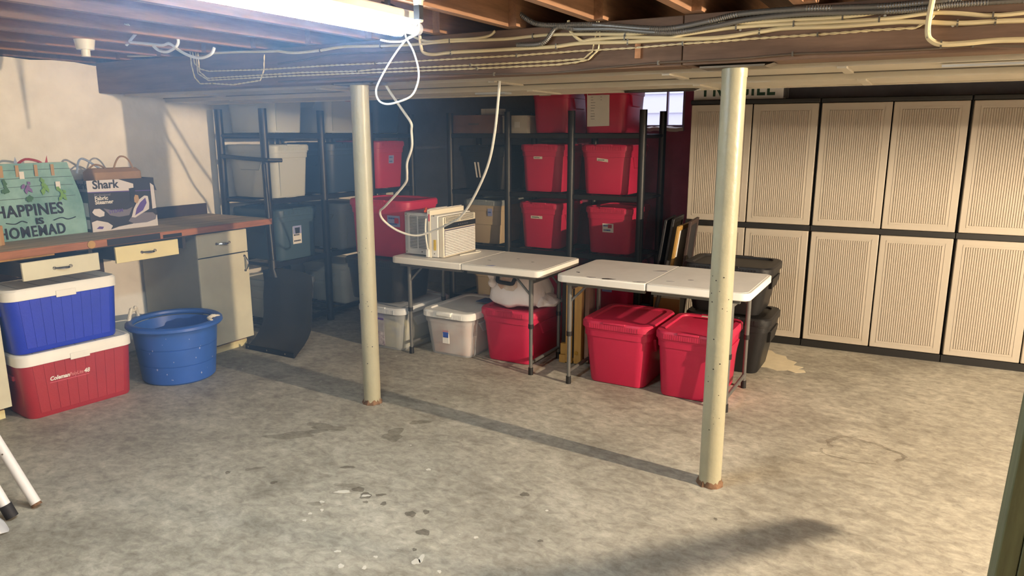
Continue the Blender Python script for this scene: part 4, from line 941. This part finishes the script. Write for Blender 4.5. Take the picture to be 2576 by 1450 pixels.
MB().box(-bw/2-.0008, -bd/2+.01, .10, -bw/2, -bd/2+.07, .19).build('side_photo', 'boxgrey', sb); MB().box(-bw/2-.0008, -bd/2+.01, .02, -bw/2, -bd/2+.07, .08).build('side_photo', 'boxgrey', sb)
MB().box(-bw/2-.0007, -bd/2, .262, -bw/2, bd/2, .335).build('side_band', 'midgrey', sb)
text('Shark', .07, 'boxblack', sb, (-bw/2-.0014, .06, .281), rot=(PI/2, 0, -PI/2), offset=.002)
for (y0, y1, zz) in ((-bd/2, bd/2, bh),):
    MB().add([(bw/2,-.08,bh),(bw/2,.09,bh),(bw/2+.03,.09,bh-.09),(bw/2+.028,-.08,bh-.09),(bw/2+.002,-.08,bh),(bw/2+.002,.09,bh),(bw/2+.032,.09,bh-.09),(bw/2+.030,-.08,bh-.09)],[(0,1,2,3),(7,6,5,4),(0,4,5,1),(3,2,6,7),(1,5,6,2),(0,3,7,4)]).build('folded_flap', 'boxgrey', sb)
# paper bag standing in the box
pb = thing('paper_bag', 'brown kraft paper bag with handles standing inside the steamer box', 'bag', (-4.83, 3.0, bz+.007), PI/2-.045)
MB().loft([(.0,.30,.15,.01),(.30,.32,.16,.01),(.375,.33,.15,.02),(.40,.30,.10,.03)], seg=3, cap1=False).build('bag', 'kraft', pb)
MB().tube([(-.02,-.05,.385),(.0,-.055,.44),(.03,-.055,.475),(.07,-.055,.47),(.10,-.055,.435),(.12,-.05,.385)], .006, n=6, sub=3).build('handle', 'kraft', pb)
MB().tube([(-.16,.04,.37),(-.10,.045,.42),(-.05,.045,.415),(.0,.04,.38)], .006, n=6, sub=3).build('handle', 'kraft', pb)
rb = tag(MB().tube([(-4.90,2.80,1.352),(-4.905,2.82,1.42),(-4.905,2.84,1.445),(-4.905,2.87,1.44),(-4.90,2.92,1.405),(-4.89,2.95,1.38)], .007, n=6, sub=3).build('ribbon', 'bluetape', pb), 'x', 'y') 
for k in ('label','category'): del rb[k]
rb.parent = pb; rb.matrix_parent_inverse = (Matrix.Translation(pb.location) @ Matrix.Rotation(PI/2-.045, 4, 'Z')).inverted()

# shopping bag with printed words
hb_ = thing('shopping_bag', 'shiny teal shopping bag printed with words and hanging herbs', 'bag', (-4.83, 2.47, bz+.001), PI/2+.03)
def hbx(u, z):  # half width and front y at height z
    return .275-.035*(z/.46)+.02*math.sin(z*9), -.075+.05*(z/.46)
rows = 14; cols = 24; vs = []; fs = []
rnd = random.Random(11)
for j in range(rows+1):
    z = .455*j/rows; hw, fy = hbx(0, z); dp = .13*(1-.45*j/rows)
    for i in range(cols):
        a = i/cols*4
        if a < 1: x, y = -hw+2*hw*a, fy
        elif a < 2: x, y = hw, fy+dp*(a-1)
        elif a < 3: x, y = hw-2*hw*(a-2), fy+dp
        else: x, y = -hw, fy+dp*(4-a)
        if 0 < a < 1: y += rnd.uniform(-.005, .005)
        vs.append((x, y, z))
for j in range(rows):
    for i in range(cols): q = (i+1) % cols; fs.append((j*cols+i, j*cols+q, (j+1)*cols+q, (j+1)*cols+i))
fs.append(tuple(range(cols-1, -1, -1)))
fs.append(tuple(range(rows*cols, (rows+1)*cols)))
MB().add(vs, fs).build('bag', 'bagteal', hb_, sharp=70)
tl = math.atan2(.05, .46)
def onbag(x, z, lift=.008): return (x, hbx(0, z)[1]-lift, z)
def btext(s, size, x, z, **k): return text(s, size, 'ink', hb_, onbag(x, z), rot=(PI/2-tl, 0, 0), **k)
btext('HAPPINES', .100, -.262, .140, sx=.88, offset=.002, spacing=1.06)
btext('IS', .054, -.04, .086, offset=.0015, sx=1.3)
btext('HOMEMAD', .092, -.262, .014, sx=.80, offset=.0018, spacing=1.12)
for s in (-1, 1): MB().tube([onbag(s*.08-.01,.10),onbag(s*.12,.112),onbag(s*.16,.098),onbag(s*.21,.108)], .003, n=5, sub=4).build('flourish', 'ink', hb_)
for z in (.245, .315, .365, .415): MB().tube([onbag(-.25,z,.006),onbag(0,z+.002,.006),onbag(.235,z,.006)], .0018, n=4, sub=1).build('plank_line', 'plankline', hb_)
def leafy(x, z, L, m, n, seed):
    r_ = random.Random(seed); mb = MB()
    for k in range(n):
        a = -PI/2+r_.uniform(-.7, .7); c = (x+r_.uniform(-.012,.012), z-r_.uniform(0, L)); ll = r_.uniform(.025,.045); ww = .011
        d = (math.cos(a), math.sin(a)); p = (-d[1], d[0])
        o4 = [c, (c[0]+d[0]*ll*.5+p[0]*ww, c[1]+d[1]*ll*.5+p[1]*ww), (c[0]+d[0]*ll, c[1]+d[1]*ll), (c[0]+d[0]*ll*.5-p[0]*ww, c[1]+d[1]*ll*.5-p[1]*ww)]
        mb.add([(q[0], hbx(0,q[1])[1]-.009-.0003*k, q[1]) for q in o4], [(0,3,2,1)])
    return mb.build('printed_herbs', m, hb_)
leafy(-.17,.37,.07,'leafd',9,1); leafy(-.055,.35,.05,'flower',10,2); leafy(.05,.37,.08,'leaf',11,3); leafy(.15,.34,.10,'leaf',10,4); leafy(-.05,.28,.04,'leafd',5,6)
for x, z in ((-.07,.385),(.135,.315),(-.22,.34)):
    p = onbag(x, z, .0105); MB().box(-.014,-.0005,-.022,.014,.0005,.022).build('printed_tag', 'white', hb_, loc=p, rz=.0)
for x in (-.18,-.09,.02,.12): MB().box(-.010,-.0006,-.035,.010,.0006,.035).build('printed_peg', 'skin', hb_, loc=onbag(x,.41,.008))
MB().tube([(-.05,.02,.452),(.0,.025,.478),(.06,.02,.468),(.09,.02,.452)], .008, n=6, sub=3).build('handle', 'redribbon', hb_)
MB().add([(.105,.01,.45),(.125,.01,.452),(.125,.012,.50)],[(0,1,2)]).build('tissue_tip', 'redribbon', hb_); MB().add([(-.08,.01,.45),(-.055,.01,.452),(-.065,.012,.495)],[(0,1,2)]).build('tissue_tip', 'bluetape', hb_)
cb = thing('cardboard_box', 'small taped cardboard box at the left edge of the bench', 'box', (-4.70, 2.03, bz+.001), PI/2)
MB().box(-.14,-.10,0,.14,.10,.115).build('body', 'card', cb, bevel=.004)
MB().box(.09,-.1012,0,.12,-.0995,.1155).build('tape', 'skin', cb)

# ============================================================ COOLERS
def cooler(label, loc, rz, m, wd, d, h, nm):
    t = thing('cooler', label, 'cooler', loc, rz, 'hard coolers stacked under the bench')
    hb = h*.83
    MB().loft([(.0,wd*.90,d*.86,.05),(.012,wd*.925,d*.90,.06),(hb,wd*.985,d*.975,.06)], seg=6).build('body', m, t)
    n = 9; span = wd*.80
    for i in range(n):
        x0 = -span/2+span*i/n+.0012; x1 = -span/2+span*(i+1)/n-.0012
        yb0 = -d*.45-.0022; yb1 = -d*.4875-.0022
        k0 = .93; z0, z1 = .03, hb-.004
        vs = [(x0*k0,yb0-.0012,z0),(x1*k0,yb0-.0012,z0),(x1,yb1,z1),(x0,yb1,z1),(x0*k0,yb0+.006,z0),(x1*k0,yb0+.006,z0),(x1,yb1+.006,z1),(x0,yb1+.006,z1)]
        MB().add(vs, [(0,1,2,3),(7,6,5,4),(0,4,5,1),(1,5,6,2),(2,6,7,3),(3,7,4,0)]).build('side_panel', m, t)
    l = MB().loft([(hb,wd*.99,d*.985,.06),(hb,wd*1.015,d*1.02,.065),(h-.012,wd*1.015,d*1.02,.065),(h,wd*.98,d*.97,.06),(h,wd*.93,d*.88,.04),(h-.004,wd*.92,d*.87,.04)], seg=6, cap0=False).build('lid', 'coolwhite', t)
    MB().box(-.055,-d*.515-.003,hb-.012,.055,-d*.505,hb+.028).build('latch', 'coolwhite', l, bevel=.004)
    for k in range(-2, 3): MB().box(k*wd*.18-.0015,-d*.42,h-.0042,k*wd*.18+.0015,d*.42,h-.0032).build('lid_groove', 'midgrey', l)
    for s in (-1, 1): MB().box(s*wd*.485-.012,-d*.18,h*.58,s*wd*.485+.012,d*.18,h*.66).build('handle', m, t, bevel=.006)
    return t
c1 = cooler('red hard cooler with white lid on the floor', (-4.445, 2.345, 0), PI/2-.10, 'coolred', .64, .35, .385, 0)
kz = .21
yy = -.35*(.45+.0375*(kz/.32))-.0055
o1 = text('Coleman', .032, 'white', c1, (-.175, yy, kz), rot=(PI/2-.04, 0, 0), shear=.25, offset=.0012, sx=.92)
text('PolyLite', .030, 'palepink', c1, (-.068, yy, kz), rot=(PI/2-.04, 0, 0), shear=.25, sx=.80)
text('48', .034, 'white', c1, (.013, yy, kz), rot=(PI/2-.04, 0, 0), shear=.25, offset=.001, sx=.95)
MB().box(-.177,yy-.001,kz-.014,.04,yy+.0004,kz-.010).build('underline', 'pink', c1)
c2 = cooler('blue hard cooler with white lid stacked on the red cooler', (-4.46, 2.315, .388), PI/2-.08, 'coolblue', .62, .35, .375, 0)

# ============================================================ BLUE TUB
tb = thing('blue_tub', 'round blue plastic tub with white rope handles on the floor', 'tub', (-4.295, 2.985, 0), .9)
def oval(rings, n=48):
    vs = []; fs = []
    for (z, r) in rings:
        for i in range(n): a = 2*PI*i/n; vs.append((r*math.cos(a), r*1.04*math.sin(a), z))
    for j in range(len(rings)-1):
        for i in range(n): q = (i+1) % n; fs.append((j*n+i, j*n+q, (j+1)*n+q, (j+1)*n+i))
    fs.append(tuple(range(n-1, -1, -1))); fs.append(tuple(range((len(rings)-1)*n, len(rings)*n)))
    return MB().add(vs, fs)
oval([(.0,.215),(.012,.228),(.125,.240),(.128,.236),(.131,.241),(.24,.252),(.243,.248),(.246,.253),(.36,.262),(.362,.256),(.02,.212)]).build('body', 'tub', tb)
vs = []; fs = []; n = 48; prof = [(.258,.355),(.292,.352),(.300,.362),(.298,.378),(.286,.388),(.268,.390),(.252,.384),(.248,.370)]
for (r, z) in prof:
    for i in range(n): a = 2*PI*i/n; vs.append((r*math.cos(a), r*1.04*math.sin(a), z+.012))
for j in range(len(prof)):
    for i in range(n):
        q = (i+1) % n; jj = (j+1) % len(prof); fs.append((j*n+i, jj*n+i, jj*n+q, j*n+q)[::-1])
MB().add(vs, fs).build('rim', 'tub', tb)
def rope(ang, up, out):
    c = .279; a0, a1 = ang-.24, ang+.24
    p0 = Vector((c*math.cos(a0), c*1.04*math.sin(a0), .395)); p1 = Vector((c*math.cos(a1), c*1.04*math.sin(a1), .395)); d = Vector((math.cos(ang), math.sin(ang), 0))
    mid = (p0+p1)/2+d*out+Vector((0,0,up)); pts = [p0, p0.lerp(mid,.5)+Vector((0,0,up*.45))+d*out*.2, mid+(p0-mid)*.25+Vector((0,0,up*.08)), mid+(p1-mid)*.25+Vector((0,0,up*.08)), p1.lerp(mid,.5)+Vector((0,0,up*.45))+d*out*.2, p1]
    o = MB().tube(pts, .0125, n=8, sub=8, radii=lambda i: 1.0 if i % 3 else .82).build('rope_handle', 'rope', tb)
rope(PI-.9+.55, .075, -.01); rope(-.9+.55, .012, -.045)
sp_ = MB(); rnd = random.Random(8)
for k in range(24):
    a = rnd.uniform(-2.4, .5); z = rnd.uniform(.04, .34); r = .2285+.034*(z-.012)/.35+.0022; s = rnd.uniform(.002, .006)
    c = Vector((r*math.cos(a), r*1.04*math.sin(a), z)); u = Vector((-math.sin(a), math.cos(a), 0))
    sp_.add([c-u*s, c-Vector((0,0,s*1.5)), c+u*s, c+Vector((0,0,s*1.5))], [(0,1,2,3)])
sp_.build('paint_spots', 'lav', tb, kind='stuff')

# ============================================================ SNOW PUSHER
sn = thing('snow_pusher', 'wide black snow pusher blade leaning beside the cabinet', 'snow pusher', (-4.155, 3.645, 0))
prof = [(.0,.002),(.06,.025),(.12,.066),(.17,.115),(.205,.17),(.222,.258),(.228,.379),(.228,.48),(.222,.575)]
hw = .255; vs = []; fs = []; nx = 16
outl = []
for j, (y, z) in enumerate(prof):
    e = hw*(1-.0*j)
    for i in range(nx+1):
        x = -e+2*e*i/nx; edge = abs(x)/e
        vs.append((x, y-.03*edge**6*min(j,1)*(1 if j < 7 else .4), z+(.03*(1-edge**2) if j == len(prof)-1 else 0)))
m1 = (nx+1)*len(prof)
vs += [(x, y+.006, z+.002) for x, y, z in vs]
for j in range(len(prof)-1):
    for i in range(nx):
        a = j*(nx+1)+i; fs.append((a, a+1, a+nx+2, a+nx+1)); fs.append((m1+a, m1+a+nx+1, m1+a+nx+2, m1+a+1))
for i in range(nx): a = (len(prof)-1)*(nx+1)+i; fs.append((a, a+1, m1+a+1, m1+a)); fs.append((i, m1+i, m1+i+1, i+1))
for j in range(len(prof)-1):
    a = j*(nx+1); fs.append((a, a+nx+1, m1+a+nx+1, m1+a)); a += nx; fs.append((a, m1+a, m1+a+nx+1, a+nx+1))
MB().add(vs, fs).build('blade', 'blackp', sn, sharp=60)
MB().box(-hw,-.008,.0,hw,.004,.04).build('wear_strip', 'black', sn)
for x in (-.22,-.02,.17): MB().cyl((x,-.012,.022),(x,-.006,.022),.007,n=10).build('bolt', 'chrome', sn)
MB().loft([(0,.10,.06,.02),(.06,.055,.055,.02),(.13,.045,.045,.02)], seg=3).build('socket', 'blackp', sn, loc=(-.165,.235,.53))
MB().cyl((-.165,.24,.60),(-.285,.318,1.38),.0165,n=12).build('pole', 'black', sn)

mp_ = thing('metal_pole', 'thin grey metal pole leaning behind the red totes', 'pole', (-1.72, 5.02, 0))
MB().cyl((0,0,.004),(.13,.10,.70),.016,n=12).build('tube', 'leg', mp_)
MB().cyl((0,0,0),(.008,.006,.045),.019,n=12).build('foot', 'blackp', mp_)
# ============================================================ FOREGROUND
ld = thing('step_ladder', 'white painted metal step ladder legs at the lower left', 'ladder', (0, 0, 0))
def leg2(a, b, tipm, tl_):
    a = Vector(a); b = Vector(b); d = (a-b).normalized()
    l = MB().cyl(b+d*tl_, a, .021, n=16).build('leg', 'ladder', ld)
    MB().cyl(b, b+d*tl_, .0245 if tl_ > .03 else .021, n=16).build('foot', tipm, l)
    MB().cyl(a.lerp(b,.62)+Vector((.012,-.012,0)), a.lerp(b,.62)+Vector((.016,-.016,.0)), .004, n=8).build('rivet', 'steel', l)
leg2((-3.62,1.42,.62), (-3.255,1.512,.008), 'rust', .012)
leg2((-3.50,1.28,.66), (-3.245,1.405,.008), 'ink', .06)
MB().cyl((-3.55,1.30,.52),(-3.575,1.43,.52),.012,n=10).build('tread_bar','ladder',ld)
o = tag(bag_mesh([(.002,.10,.07,0,0),(.03,.09,.06,0,0),(.06,.06,.04,-.02,0),(.085,.02,.02,-.03,0)], n=28, seed=9, amp=.1).build('plastic_sheet', 'tarp', loc=(-3.24, 1.29, 0), sharp=80), 'crumpled translucent plastic film on the floor by the ladder', 'plastic film')
gw = thing('leaning_board', 'weathered green-brown timber cut by the lower right edge', 'board', (.335, 2.05, 0), 0)
gw.location = (.170, 1.62, 0); gw.rotation_euler = (0, .036, 0)
MB().box(.0,.0,.0,.035,.09,1.30).build('edge_stud', 'greenwood', gw, bevel=.003)
MB().box(.036,-.004,.0,.30,.02,1.30).build('panel', 'greenwood', gw, bevel=.002)

# ============================================================ HAZE VOLUME added to imitate lens glare from the shop light
vm = bpy.data.materials.new('bluish_glare'); vm.use_nodes = True; nt = vm.node_tree; nt.nodes.clear()
out = nt.nodes.new('ShaderNodeOutputMaterial'); vsn = nt.nodes.new('ShaderNodeVolumeScatter')
vsn.inputs['Color'].default_value = (.36, .61, 1.0, 1); vsn.inputs['Density'].default_value = .075; vsn.inputs['Anisotropy'].default_value = .25
nt.links.new(vsn.outputs[0], out.inputs['Volume']); M['glare_haze'] = vm
tag(MB().box(XW+.01, .9, .55, -1.6, YB-.01, ZS-.01).build('glare_haze', 'glare_haze'), 'added bluish volume imitating lens glare around the shop light and wall rack', 'glare_haze', kind='stuff')
